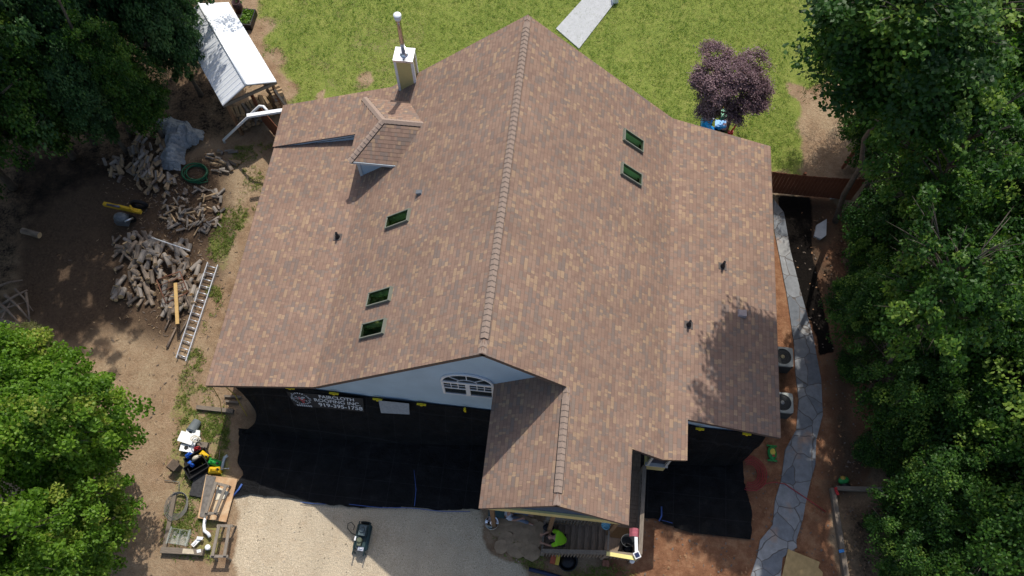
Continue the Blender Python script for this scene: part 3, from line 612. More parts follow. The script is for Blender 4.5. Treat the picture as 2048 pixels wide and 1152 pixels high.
LB = mk('light_blue_plastic', (.16, .42, .58), .5, .1); b = MB(); b.lathe((q.x, q.y, 2.3), [(.08, 0), (.13, .14), (.15, .2), (.13, .2), (.11, .13), (.03, .1)], 18); b.build('pot', LB, BK)
b = MB(); b.tube([(q.x - .13, q.y, 2.5), (q.x, q.y + .03, 2.85), (q.x + .13, q.y, 2.5)], .012, 6); b.build('hanger', LB, BK)
q = P(1232, 1066, LZ); b = MB(); b.box((q.x + .12, q.y + .02, LZ + .012), (.62, .36, .02)); tag(b.build('doormat', mk('tan_mat', (.17, .10, .045), .95, .15, 20)), 'tan doormat lying on the stair landing', 'mat')
q = P(1252, 1090, LZ); GB = thing('grey_trash_can', 'grey trash can full of dark items on the landing', 'trash can', (q.x, q.y, LZ))
b = MB(); b.lathe((q.x, q.y + .08, LZ), [(.19, 0), (.22, .45), (.235, .47), (.21, .47), (.19, .1)], 18, 0, 1, .9); b.build('bin', mk('dark_grey_plastic', (.055, .06, .065), .5, .15), GB)
b = MB(); b.lathe((q.x + .02, q.y - .16, LZ), [(.17, 0), (.18, .3), (.16, .31), (.15, .1)], 14); b.ell((q.x + .02, q.y - .16, LZ + .22), (.13, .12, .1)); b.build('bag', BLKP, GB)

# ------------------------------------------------------------------ tarps (debris netting)
TARP = tarp_mat()
def grid_sheet(name, top, bot, nx, nz, m, bulge, wr, seed, edge=None):
    """top/bot: lists of points along the sheet; smooth blend with wrinkles"""
    def at(L, t):
        k = t * (len(L) - 1); i = min(int(k), len(L) - 2); return Vector(L[i]).lerp(Vector(L[i + 1]), k - i)
    b = MB(); ids = {}
    for i in range(nx + 1):
        t = i / nx; A, B = at(top, t), at(bot, t)
        for j in range(nz + 1):
            s_ = j / nz; p = A.lerp(B, s_); p.y += bulge * (s_ * (1 - s_)) * 4
            nx_ = (fbm(t * 14, s_ * 3, 1, seed) - .5); ny_ = fbm(t * 34, s_ * 5, 1, seed + 3) - .5
            e = math.sin(math.pi * min(1, max(0, s_))) ** .5
            p.y += wr * e * (nx_ * 1.2 + ny_ * .5)
            if edge: p += edge(t, s_)
            ids[i, j] = b.pt(p)
    for i in range(nx):
        for j in range(nz): b.face((ids[i, j], ids[i, j + 1], ids[i + 1, j + 1], ids[i + 1, j]), 0, None, True)
    return b
topL = [PY(466, 771, .40), PY(520, 771, .40), PY(580, 774, .40), PY(668, 785, .40), PY(755, 797, .40), PY(843, 806, .40), PY(930, 816, .40), PY(975, 821, .40), Vector((2.2, .40, 2.2))]
botL = [P(480, 866, .03), P(560, 872, .03), P(700, 884, .03), P(850, 890, .03), P(960, 892, .03), Vector((2.2, -.3, .03))]
def le(t, s_): return Vector((max(0, 1 - t * 9) * .75 * math.sin(math.pi * s_), 0, 0))
NETL = thing('black_netting', 'black debris netting hung below the blue gable wall, with white lettering and emblem', 'netting', (-4.5, .3, 0))
gsL = grid_sheet('net', topL, botL, 120, 26, TARP, -.12, .16, 3, le); gsL.build('hanging_net', TARP, NETL)
YC = mk('yellow_clamp', (.72, .55, .02), .5, .1)
for px, py in ((580, 774), (668, 785), (755, 797), (843, 807), (930, 817)):
    q = PY(px, py, .36); b = MB(); b.beam((q.x - .16, q.y - .03, q.z - .0), (q.x + .16, q.y - .03, q.z - .03), .06, .06) if px != 930 else b.beam((q.x, q.y - .03, q.z + .12), (q.x, q.y - .03, q.z - .25), .06, .06)
    b.box((q.x, q.y - .04, q.z - .01), (.08, .08, .11)); b.build('clamp', YC, NETL)
# lettering patches on the net
def net_pt(px, py, lift=.06):   # point just in front of the hanging net
    lo, hi = 0.0, 1.0
    # net plane approx: y from .40 at z top to -.75 at z 0.03
    d = ray(px, py); best = None
    for it in range(300):
        y = .4 - 1.4 * it / 300; p = PY(px, py, y); zt = 2.25; yb = -.75 + .06 * (p.x + 9)
        s_ = (zt - p.z) / (zt - .03); ys = .4 + (yb - .4) * s_ - .48 * s_ * (1 - s_) - lift - .16
        if best is None or abs(ys - y) < best[0]: best = (abs(ys - y), p)
    return best[1]
BANM = mk('banner_black', (.02, .02, .022), .6, .2); WLET = mk('white_lettering', (.62, .62, .62), .6, .1); PALEP = mk('pale_patch', (.30, .31, .32), .6, .15, 12)
c0, c1, c2, c3 = net_pt(572, 783), net_pt(726, 797), net_pt(728, 824), net_pt(590, 811)
b = MB(); n = 16
for i in range(n):
    a, bb2 = i / n, (i + 1) / n
    b.poly([c0.lerp(c1, a), c0.lerp(c1, bb2), c3.lerp(c2, bb2), c3.lerp(c2, a)])
BAN = b.build('banner', BANM, NETL)
def surf(u, v, lift=.012):   # u right, v down, on the banner
    p = c0.lerp(c1, u).lerp(c3.lerp(c2, u), v); n_ = (c1 - c0).cross(c3 - c0).normalized()
    if n_.z < 0 and n_.y > 0: n_ = -n_
    if n_.dot(CAM - p) < 0: n_ = -n_
    return p + n_ * lift
def lettering(txt, u0, u1, v0, v1, slope, name):
    cu = bpy.data.curves.new('tmp', 'FONT'); cu.body = txt; cu.size = 1; cu.offset = .018; o = bpy.data.objects.new('tmp', cu); COL.objects.link(o)
    dg = bpy.context.evaluated_depsgraph_get(); me = bpy.data.meshes.new_from_object(o.evaluated_get(dg)); bpy.data.objects.remove(o); bpy.data.curves.remove(cu)
    co = [v.co.copy() for v in me.vertices]; x0, x1 = min(v.x for v in co), max(v.x for v in co); y0, y1 = min(v.y for v in co), max(v.y for v in co)
    b = MB()
    for v in co:
        u = u0 + (u1 - u0) * (v.x - x0) / (x1 - x0); vv = v1 - (v1 - v0) * (v.y - y0) / (y1 - y0); b.pt(surf(u, vv + slope * (u - u0)))
    for p in me.polygons: b.face(list(p.vertices))
    bpy.data.meshes.remove(me); return b.build(name, WLET, BAN)
lettering('FAIRCLOTH', .42, .88, .02, .24, .06, 'lettering'); lettering('ROOFING INC.', .335, .96, .29, .52, .08, 'lettering'); lettering('919-395-1758', .37, .985, .60, .86, .05, 'lettering')
lg = MB()
def disc(mb, u, v, ru, rv, mi, lift, a0=0, a1=2 * math.pi, n=22):
    mb.poly([surf(u + ru * math.cos(a0 + (a1 - a0) * k / n), v + rv * math.sin(a0 + (a1 - a0) * k / n), lift) for k in range(n)], mi)
rl = random.Random(2)
for k in range(26):   # broken ring of pale strokes around a red and white figure
    a0 = k * 2 * math.pi / 26; r0, r1 = rl.uniform(.72, .85), rl.uniform(.92, 1.05); q = [(r0, a0), (r1, a0 + .03), (r1, a0 + .16), (r0, a0 + .13)]
    lg.poly([surf(.15 + .135 * r * math.cos(t), .42 + .42 * r * math.sin(t), .012) for r, t in q], 0)
for k in range(34):
    a0, r0 = rl.uniform(0, 6.28), rl.uniform(.05, .62); u, v = .15 + .135 * r0 * math.cos(a0), .42 + .42 * r0 * math.sin(a0); e = rl.uniform(.008, .02); h = rl.uniform(.02, .07)
    lg.poly([surf(u - e, v - h, .014 + k * .0004), surf(u + e, v - h * .6, .014 + k * .0004), surf(u + e * .7, v + h, .014 + k * .0004), surf(u - e * .8, v + h * .7, .014 + k * .0004)], 2 if k % 3 == 0 else (0 if k % 3 == 1 else 3))
for k in range(7): u = .045 + .032 * k; lg.poly([surf(u, .84, .03), surf(u + .022, .83, .03), surf(u + .026, .95, .03), surf(u + .005, .96, .03)], 0)
lg.build('emblem', [mk('emblem_white', (.45, .46, .48), .6, .2, 30), BANM, mk('emblem_red', (.40, .05, .05), .6, .2), mk('emblem_grey', (.20, .21, .23), .6, .2)], BAN)
p0, p1, p2, p3 = net_pt(757, 801), net_pt(818, 807), net_pt(819, 829), net_pt(762, 826); b = MB(); b.poly([p0, p1, p2, p3]); b.build('pale_patch', PALEP, NETL)
gb = MB()
def flat_sheet(name, poly, z, m, lab, cat, seed, step=.14, amp=.05):
    xs_ = [p[0] for p in poly]; ys_ = [p[1] for p in poly]; X, Y = np.meshgrid(np.arange(min(xs_), max(xs_) + step, step), np.arange(min(ys_), max(ys_) + step, step), indexing='ij')
    wx = (fbm(X, Y, .9, seed) - .5) * .35; S_ = sdf(X + wx, Y + wx, poly)
    Z = z + amp * (fbm(X, Y, 2.2, seed + 4) * .6 + (.5 - np.abs(fbm(X * .8, Y * 1.3, 1.6, seed + 8) - .5) * 2) ** 2 * 1.6)
    gx, gy = np.gradient(S_, step); gn = gx * gx + gy * gy + 1e-6; SN = np.where(S_ < 0, S_, 0); X2, Y2 = X - SN * gx / gn, Y - SN * gy / gn
    b = MB(); ids = {}
    for i in range(X.shape[0]):
        for j in range(X.shape[1]):
            if S_[i, j] > -step * .8: ids[i, j] = b.pt((X2[i, j], Y2[i, j], Z[i, j]))
    for (i, j) in list(ids):
        k = [(i, j), (i + 1, j), (i + 1, j + 1), (i, j + 1)]
        if all(q in ids for q in k): b.face([ids[q] for q in k], 0, None, True)
    return tag(b.build(name, m), lab, cat)
flat_sheet('ground_tarp', GP([(476, 858), (560, 862), (760, 872), (975, 880), (988, 880), (985, 1014), (960, 1020), (830, 1016), (700, 1012), (630, 1008), (560, 997), (500, 990), (466, 994), (470, 976), (486, 950), (480, 920), (475, 890)]), .03, TARP, 'large black netting sheet spread on the gravel left of the porch roof', 'ground sheet', 21, .08, .10)
flat_sheet('ground_tarp', GP([(1270, 912), (1330, 912), (1480, 914), (1495, 985), (1500, 1040), (1503, 1080), (1420, 1070), (1330, 1045), (1310, 1035), (1285, 1038), (1270, 1000)]), .03, TARP, 'black netting sheet spread on red clay right of the porch', 'ground sheet', 25, .08, .10)
NETR = thing('black_netting', 'black debris netting hung under the right end of the roof', 'netting', (7.5, .3, 0))
topR = [Vector((5.6, .40, 2.75)), PY(1380, 851, .40), PY(1400, 856, .40), PY(1497, 866, .40), PY(1532, 873, .40)]; botR = [P(1270, 925, .03), P(1340, 930, .03), P(1400, 932, .03), P(1460, 931, .03), P(1478, 928, .03)]
grid_sheet('net', topR, botR, 70, 24, TARP, -.1, .14, 13).build('hanging_net', TARP, NETR)
for px, py in ((1400, 856), (1494, 866)):
    q = PY(px, py, .36); b = MB(); b.beam((q.x - .14, q.y - .03, q.z), (q.x + .14, q.y - .03, q.z - .03), .06, .06); b.box((q.x, q.y - .04, q.z - .01), (.08, .08, .11)); b.build('clamp', YC, NETR)
ROPE = mk('yellow_rope', (.35, .27, .05), .8, .1); BROPE = mk('blue_rope', (.06, .12, .36), .7, .1)
b = MB(); b.tube([Vector((-9.55, .15, 3.0)), P(440, 800, 1.4), P(447, 850, .05)], .014, 6); tag(b.build('yellow_rope', ROPE), 'yellow rope running from the roof corner down to the dirt', 'rope')
b = MB(); b.tube([Vector((-9.2, .2, 3.0)), P(470, 790, 1.9), P(494, 832, .6)], .018, 6); tag(b.build('yellow_rope', ROPE), 'yellow rope running from the roof corner to the black netting', 'rope')
b = MB(); b.tube([P(484, 968, .12), P(478, 978, .13), P(466, 992, .1)], .035, 6); tag(b.build('blue_strap', BROPE), 'blue strap on the left end of the black sheet', 'strap')
b = MB(); b.tube([P(1323, 1013, .16), P(1323, 1032, .14), P(1318, 1042, .08)], .03, 6); b.tube([P(1323, 1040, .08), P(1345, 1046, .08)], .012, 5); tag(b.build('blue_strap', BROPE), 'blue strap tied to the black sheet right of the porch', 'strap')
b = MB(); b.tube([P(600 + 20 * k, 1004 + 1.2 * k + 1.4 * math.sin(k), .08) for k in range(18)], .012, 5); tag(b.build('blue_line', BROPE), 'thin blue line along the gravel edge of the black sheet', 'string')
b = MB(); b.tube([P(828, 940, .1), P(832, 980, .1), P(829, 1012, .1)], .012, 5); tag(b.build('blue_line', BROPE), 'thin blue line crossing the black sheet towards the gravel', 'string')
# ------------------------------------------------------------------ trees
LM_MAPLE = leaf_mat('leaf_maple', [(0, (.06, .135, .010)), (.45, (.125, .25, .02)), (.8, (.195, .32, .036)), (1, (.30, .35, .06))], .44)
LM_DARK = leaf_mat('leaf_dark', [(0, (.018, .056, .009)), (.45, (.038, .105, .015)), (.75, (.085, .18, .025)), (1, (.20, .30, .05))], .38)
LM_BLUE = leaf_mat('leaf_blue_green', [(0, (.020, .058, .020)), (.5, (.045, .115, .036)), (.85, (.10, .20, .065)), (1, (.17, .29, .10))], .33)
LM_OAK = leaf_mat('leaf_willow_oak', [(0, (.018, .042, .008)), (.5, (.040, .080, .013)), (.9, (.085, .13, .02)), (1, (.19, .19, .05))], .32)
LM_PALE = leaf_mat('leaf_pale', [(0, (.09, .11, .03)), (.6, (.16, .165, .06)), (1, (.22, .2, .08))], .3)
LM_PURP = leaf_mat('leaf_purple', [(0, (.08, .042, .052)), (.45, (.175, .105, .125)), (.8, (.29, .19, .21)), (1, (.36, .22, .23))], .25)
BARK = mk('tree_bark', (.10, .083, .066), .9, .35, 5, bump=.5, bscale=18)
def leaves_mesh(name, C_, N_, L, Wd, tint, mat):
    """C_: centres, N_: unit normals; two folded triangles per leaf"""
    n = len(C_); rv = RNG.normal(size=(n, 3)); D = rv - N_ * (rv * N_).sum(1, keepdims=True); D /= np.linalg.norm(D, axis=1, keepdims=True) + 1e-9
    S = np.cross(N_, D); l = (L * RNG.uniform(.7, 1.3, n))[:, None]; wd = (Wd * RNG.uniform(.7, 1.3, n))[:, None]
    b = C_ - D * l * .5; t = C_ + D * l * .5 - N_ * l * .12; m = C_ - D * l * .05
    le = m + S * wd * .5 - N_ * wd * .18; ri = m - S * wd * .5 - N_ * wd * .18
    co = np.stack([b, ri, t, le], 1).reshape(-1, 3); k = np.arange(n)[:, None] * 4
    F = np.concatenate([k + [0, 1, 2], k + [0, 2, 3]], 1).reshape(-1, 3)
    me = bpy.data.meshes.new(name); me.vertices.add(len(co)); me.vertices.foreach_set('co', co.astype(np.float32).ravel())
    me.loops.add(F.size); me.loops.foreach_set('vertex_index', F.astype(np.int32).ravel()); me.polygons.add(len(F)); me.polygons.foreach_set('loop_start', np.arange(0, F.size, 3, dtype=np.int32))
    me.update(calc_edges=True); a = me.attributes.new('tint', 'FLOAT', 'POINT'); a.data.foreach_set('value', np.repeat(tint, 4).astype(np.float32)); me.materials.append(mat); return me
def crown(name, seed, rx, rz, nclump, per, L, Wd, mat, clump=(.55, .2), droop=.35, lobes=7, shell=.55, flat=.55):
    """crown mesh around the origin (its middle): sprays of leaves at the ends of twigs, denser towards an uneven outer surface"""
    r = np.random.default_rng(seed); lob = r.normal(size=(lobes, 3)); lob[:, 2] = np.abs(lob[:, 2]) * .8 - .25; lob /= np.linalg.norm(lob, axis=1, keepdims=True); la = r.uniform(.10, .48, lobes)
    d = r.normal(size=(nclump, 3)); d[:, 2] = d[:, 2] * .9 + .25; d /= np.linalg.norm(d, axis=1, keepdims=True)
    k = np.maximum(0, d @ lob.T); bumpy = .64 + (la * k ** 5).sum(1) + r.normal(size=nclump) * .05
    f = 1 - shell * r.random(nclump) ** 1.7; f = np.where(r.random(nclump) < .07, r.uniform(1.02, 1.25, nclump), f); cen = d * (bumpy * f)[:, None] * np.array([rx, rx, rz])
    cs = clump[0] * r.uniform(.55, 1.35, nclump); ctint = np.clip(r.normal(.45, .25, nclump), 0, 1)
    tot = nclump * per; ci = np.repeat(np.arange(nclump), per)
    o = r.normal(size=(tot, 3)); o /= np.linalg.norm(o, axis=1, keepdims=True); o *= (r.random(tot) ** .45)[:, None]
    out = d[ci].copy(); out[:, 2] = 0; on = np.linalg.norm(out, axis=1, keepdims=True) + 1e-6; out /= on
    off = o * np.stack([cs[ci], cs[ci], cs[ci] * clump[1] / clump[0] * 1.2], 1)
    rad_ = (off * out).sum(1); off[:, 2] -= droop * rad_ * (cen[ci, 2] < rz * .6)
    pts = cen[ci] + off
    nn = r.normal(size=(tot, 3)) * (1 - flat) + np.array([0, 0, 1.0]) * flat + d[ci] * .35; nn /= np.linalg.norm(nn, axis=1, keepdims=True)
    tint = np.clip(ctint[ci] + r.normal(size=tot) * .13, 0, 1)
    return leaves_mesh(name, pts, nn, L, Wd, tint, mat), cen
def trunk_mesh(name, cen, rx, rz, hbot, r0, seed):
    """trunk from -hbot up to the crown with limbs that reach clumps"""
    rr = random.Random(seed); b = MB(); top = rz * .55; pts = [Vector((0, 0, -hbot))]; n = 7
    for i in range(1, n + 1): pts.append(Vector((rr.uniform(-.1, .1) * i * .5, rr.uniform(-.1, .1) * i * .5, -hbot + (hbot + top) * i / n)))
    b.tube(pts, [r0 * (1.25 if i == 0 else 1 - .8 * i / n) for i in range(n + 1)], 9)
    far = sorted(range(len(cen)), key=lambda i: -np.linalg.norm(cen[i]))[:int(len(cen) * .6)]
    for i in rr.sample(far, min(26, len(far))):
        c = Vector(cen[i]); z0 = max(-hbot * .55, min(top * .9, c.z - .55 * c.xy.length)); t = (z0 + hbot) / (hbot + top); q = pts[min(n, int(t * n))].lerp(pts[min(n, int(t * n) + 1)], t * n - int(t * n)) if t < 1 else pts[-1]
        md = q.lerp(c, .5) + Vector((rr.uniform(-.2, .2), rr.uniform(-.2, .2), .18)); b.tube([q, q.lerp(md, .5) + Vector((0, 0, .05)), md, c], [r0 * .42, r0 * .28, r0 * .17, r0 * .05], 6)
        for _ in range(3):
            e = c + Vector((rr.uniform(-.7, .7), rr.uniform(-.7, .7), rr.uniform(-.2, .3))); b.tube([md, md.lerp(e, .6) + Vector((0, 0, .05)), e], [r0 * .14, r0 * .09, r0 * .02], 5)
    me_o = b.build(name, BARK); me = me_o.data
    loc = me_o.location.copy(); bpy.data.objects.remove(me_o)
    me.transform(Matrix.Translation(loc)); return me
KINDS = {}; RZ = {}; CEN = {}
def kind(k, **a):
    RZ[k] = a['rz']; rx, rz, hb, r0 = a.pop('rx'), a.pop('rz'), a.pop('hb'), a.pop('r0'); sd = a.pop('seed')
    me, cen = crown('crown_' + k, sd, rx, rz, **a); CEN[k] = cen; KINDS[k] = (me, trunk_mesh('trunk_' + k, cen, rx, rz, hb, r0, sd), rx, hb)
kind('maple', seed=1, rx=3.0, rz=2.6, hb=4.2, r0=.17, nclump=420, per=130, L=.135, Wd=.115, mat=LM_MAPLE, clump=(.50, .15), droop=.3)
kind('maple2', seed=2, rx=2.6, rz=2.4, hb=3.8, r0=.15, nclump=340, per=130, L=.13, Wd=.11, mat=LM_MAPLE, clump=(.46, .15), droop=.35, lobes=9)
kind('dark', seed=3, rx=3.0, rz=3.0, hb=6.0, r0=.2, nclump=400, per=120, L=.14, Wd=.11, mat=LM_DARK, clump=(.55, .16), droop=.4, lobes=10)
kind('dark2', seed=4, rx=2.6, rz=2.6, hb=5.0, r0=.17, nclump=320, per=120, L=.14, Wd=.115, mat=LM_DARK, clump=(.55, .18), droop=.45, lobes=8)
kind('blue', seed=5, rx=2.8, rz=2.4, hb=6.0, r0=.2, nclump=250, per=150, L=.15, Wd=.12, mat=LM_BLUE, clump=(.62, .16), droop=.3, lobes=10)
kind('sparse', seed=9, rx=3.0, rz=2.6, hb=8.0, r0=.2, nclump=150, per=85, L=.17, Wd=.13, mat=LM_DARK, clump=(.42, .14), droop=.3, lobes=10)
kind('oak', seed=6, rx=3.0, rz=3.2, hb=8.0, r0=.24, nclump=480, per=150, L=.17, Wd=.035, mat=LM_OAK, clump=(.55, .2), droop=.8, lobes=9, flat=.35)
kind('pale', seed=7, rx=1.5, rz=1.5, hb=2.4, r0=.08, nclump=200, per=130, L=.08, Wd=.05, mat=LM_PALE, clump=(.34, .2), droop=.2)
kind('shrub', seed=8, rx=1.4, rz=.9, hb=.6, r0=.05, nclump=130, per=80, L=.13, Wd=.10, mat=LM_DARK, clump=(.4, .16), droop=.3)
def tree(nm, k, px, py, H, r, rot, label, group, bottom=.09):
    """base at a ground pixel's place; leaves from near the ground (a wood's edge) up to H"""
    c = P(px, py, 0); me, tm, rx, hb = KINDS[k]; s = r / rx; z0, hz = H * (.5 + bottom * .5), H * (.5 - bottom * .5); rz = RZ[k]
    t = thing(nm, label, 'shrub' if nm == 'shrub' else 'tree', (c.x, c.y, 0), group)
    cr = bpy.data.objects.new('crown', me); COL.objects.link(cr); cr.parent = t; cr.location = (0, 0, z0); cr.scale = (s, s, hz / rz); cr.rotation_euler = (0, 0, rot)
    tk = bpy.data.objects.new('trunk', tm); COL.objects.link(tk); tk.parent = t; tk.location = (0, 0, z0); tk.scale = (s, s, z0 / hb); tk.rotation_euler = (0, 0, rot); return t
GR, GL_, GF = 'trees of the wood right of the house', 'trees of the dark wood behind the log piles', 'maples at the lower left corner'
TREES = [
 ('oak_tree', 'oak', 1705, 250, 9, 2.40, .3, 'fine leaved oak at the top right beside the lawn', GR, .2),
 ('oak_tree', 'oak', 1832, 175, 10, 2.92, 2.2, 'tall fine leaved oak in the top right corner of the wood', GR),
 ('leafy_tree', 'dark2', 1714, 347, 5.5, 1.46, 4.1, 'leafy tree reaching over the red fence panel', GR, .15),
 ('dark_tree', 'dark', 1787, 425, 8, 2.27, 2.6, 'dark broadleaf tree right of the fence and the pale stone slab', GR),
 ('dark_tree', 'dark', 1937, 345, 10, 2.81, 1.2, 'dark broadleaf tree at the right edge below the corner oak', GR),
 ('dark_tree', 'dark2', 1717, 525, 6, 1.67, 5.0, 'low dark tree right of the pale stone slab', GR),
 ('dark_tree', 'dark2', 1862, 585, 9, 2.48, 3.3, 'dark tree in the middle of the right hand wood', GR),
 ('dark_tree', 'dark', 1694, 665, 5, 1.51, .7, 'low dark tree beside the end of the black mulch strip', GR),
 ('maple_tree', 'dark2', 1784, 745, 7.5, 2.05, 1.9, 'sunlit tree beside the path with bright leaf tips', GR),
 ('dark_tree', 'dark', 1972, 685, 10, 2.59, 1.0, 'dark tree cut by the right edge of the picture', GR),
 ('maple_tree', 'dark', 1757, 855, 6, 1.73, 2.2, 'dark green tree above the garden timber corner', GR),
 ('dark_tree', 'dark2', 1872, 905, 8, 2.27, 2.9, 'dark tree deep in the wood right of the garden timbers', GR),
 ('maple_tree', 'maple2', 2002, 885, 8.5, 2.05, 4.4, 'lighter green maple at the right edge near the bottom', GR),
 ('leafy_tree', 'dark2', 1797, 1025, 5, 1.57, .8, 'leafy tree over the back of the lower garden timber', GR),
 ('leafy_tree', 'dark', 1787, 1135, 4.5, 1.57, 2.0, 'leafy tree over the lower end of the garden timber', GR),
 ('dark_tree', 'dark', 1917, 1085, 8, 2.27, 3.9, 'dark tree in the bottom right corner', GR),
 ('blue_green_tree', 'blue', 223, 225, 10, 2.44, .5, 'tall blue green tree with sunlit tufts at the upper left', GL_),
 ('blue_green_tree', 'blue', 358, 135, 9.5, 2.12, 2.4, 'blue green tree behind the back of the metal roofed shed', GL_),
 ('dark_tree', 'dark', 88, 205, 11, 2.76, 1.5, 'dark tree in the upper left corner', GL_),
 ('blue_green_tree', 'blue', 402, 190, 7.5, 1.40, 4.0, 'small blue green tree beside the shed roof', GL_),
 ('dark_tree', 'dark2', 148, 315, 8, 2.01, 3.0, 'dark tree at the left above the bare dirt', GL_),
 ('dark_tree', 'blue', 253, 303, 7, 1.43, 5.2, 'dark blue green tree above the scattered split logs', GL_),
 ('dark_tree', 'dark2', 330, 280, 6.5, 1.27, 2.2, 'small dark tree just above the tarp covered logs', GL_),
 ('dark_tree', 'dark', 28, 375, 9, 2.33, .1, 'dark tree at the left edge above the brush pile', GL_),
 ('dark_tree', 'dark', -55, 505, 9, 2.33, 2.0, 'dark tree cut by the left edge beside the single big log', GL_),
 ('maple_tree', 'dark2', -10, 605, 6, 1.27, .9, 'low dark tree cut by the left edge beside the bare dirt', GL_),
 ('pale_tree', 'pale', 107, 730, 3.2, 1.08, .6, 'pale yellow green tree behind the bright maple', GF),
 ('maple_tree', 'maple', 220, 925, 7.5, 2.43, .2, 'large bright green maple at the lower left', GF),
 ('maple_tree', 'maple2', 220, 1110, 5.5, 1.84, 2.7, 'bright maple at the bottom left over the bare dirt', GF),
 ('maple_tree', 'maple', 85, 845, 7, 2.16, 3.7, 'bright maple at the left edge below the pale tree', GF),
 ('maple_tree', 'maple2', 85, 1155, 8.5, 2.38, 4.7, 'tall bright maple in the bottom left corner', GF)]
for a in TREES: tree(*a)
# tall trees whose crowns stand high in or beyond the woods and shade the roof, the path and the dirt
TALL = [(16.6, 13.2, 15.0, 2.65, -6.2, -4.5, 'dark2', 'tall oak leaning from the wood towards the back corner of the roof'), (16.0, 11.0, 13.5, 2.0, -3.3, -.2, 'sparse', 'tall dark tree inside the wood level with the fence'),
 (16.0, 6.8, 13, 2.0, -3.8, -.3, 'sparse', 'tall dark tree inside the wood level with the mulch strip'), (15.6, 3.0, 12.5, 2.0, -3.7, -.2, 'sparse', 'tall dark tree inside the wood level with the air conditioners'),
 (-15.0, 17.5, 14, 2.6, 0, 0, 'oak', 'tall oak behind the woodshed'), (-19.5, 18.5, 15, 3.0, 0, 0, 'oak', 'tall oak at the back of the dark wood on the left'), (-22.5, 14, 13, 2.6, 0, 0, 'oak', 'tall oak at the left of the dark wood'),
 (-17.4, 13.4, 13.5, 2.2, 1.6, -1.9, 'sparse', 'tall dark tree in the wood above the log splitter'), (-19.6, 11.8, 13, 2.2, 1.0, -1.6, 'sparse', 'tall dark tree in the wood above the single big log'), (-22, 9.4, 12.5, 2.2, 1.2, -1.2, 'dark', 'tall dark tree at the left edge of the bare dirt')]
for i, (x, y, H, r, lx, ly, kd, lab) in enumerate(TALL):
    me, tm, rx, hb = KINDS[kd]; s = r / rx; t = thing('oak_tree' if kd == 'oak' else 'dark_tree', lab, 'tree', (x, y, 0), 'tall trees of the woods'); z0 = H - 2.6; sz = 2.5 / RZ[kd]
    o = bpy.data.objects.new('crown', me); COL.objects.link(o); o.parent = t; o.location = (lx, ly, z0); o.scale = (s, s, sz); o.rotation_euler = (0, 0, i * 1.1)
    tm = trunk_mesh('trunk_tall', CEN[kd], rx, RZ[kd], z0 / sz, .13, 40 + i); o = bpy.data.objects.new('trunk', tm); COL.objects.link(o); o.parent = t
    o.matrix_basis = Matrix.Translation((lx, ly, z0)) @ Matrix(((1, 0, lx / z0, 0), (0, 1, ly / z0, 0), (0, 0, 1, 0), (0, 0, 0, 1))) @ Matrix.Rotation(i * 1.1, 4, 'Z') @ Matrix.Diagonal((s, s, sz, 1))
for i, (px, py, r, lab) in enumerate(((1725, 560, .8, 'dark shrub beside the low trees right of the mulch'), (1700, 740, .7, 'dark shrub on the soil right of the path'), (1735, 905, .7, 'dark shrub right of the path beside red soil'), (1790, 925, .9, 'dark shrub above the garden timber'), (1745, 1050, .35, 'small plant inside the garden timbers'))):
    tree('shrub', 'shrub', px, py, r * 1.3, r, i * 1.3, lab, 'shrubs under the trees', 0)
# purple maple: several rounded lobes of fine leaves
def purple():
    base = P(1452, 262, 0); T = thing('purple_maple', 'purple leaved Japanese maple on the lawn behind the house', 'tree', base)
    lob = [(P(1428, 110, 3.0), .62), (P(1418, 150, 2.9), .62), (P(1505, 128, 2.9), .62), (P(1470, 150, 3.1), .7), (P(1440, 178, 2.7), .68), (P(1500, 165, 2.7), .62), (P(1485, 195, 2.3), .62), (P(1425, 195, 2.2), .55), (P(1510, 205, 2.0), .5), (P(1415, 222, 1.5), .42), (P(1470, 225, 1.7), .5), (P(1408, 165, 2.4), .45), (P(1520, 180, 2.2), .4)]
    pts, nn, ti = [], [], []
    for c, r in lob:
        for k in range(34):
            d = RNG.normal(size=3); d[2] = abs(d[2]) * .8 - .15; d /= np.linalg.norm(d); q = np.array(c) + d * r * np.array([1, 1, .75]) * RNG.uniform(.55, 1.12); tk = RNG.normal(.5, .16)
            m = 95; o = RNG.normal(size=(m, 3)) * np.array([.12, .12, .05]); pts.append(q + o); n_ = RNG.normal(size=(m, 3)) * .5 + np.array([0, 0, .8]) + d * .4; nn.append(n_ / np.linalg.norm(n_, axis=1, keepdims=True)); ti.append(np.clip(tk + RNG.normal(size=m) * .13, 0, 1))
    me = leaves_mesh('crown', np.concatenate(pts) - np.array(base), np.concatenate(nn), .075, .05, np.concatenate(ti), LM_PURP); o = bpy.data.objects.new('crown', me); COL.objects.link(o); o.parent = T
    b = MB(); b.tube([base, base + Vector((.02, .1, .5)), base + Vector((.05, .2, .9))], [.09, .075, .06], 8)
    for c, r in lob[:10]: q = base + Vector((.05, .2, .9)); b.tube([q, q.lerp(c, .5) + Vector((0, 0, .1)), c], [.045, .03, .012], 6)
    b.build('trunk', BARK, T)
purple()

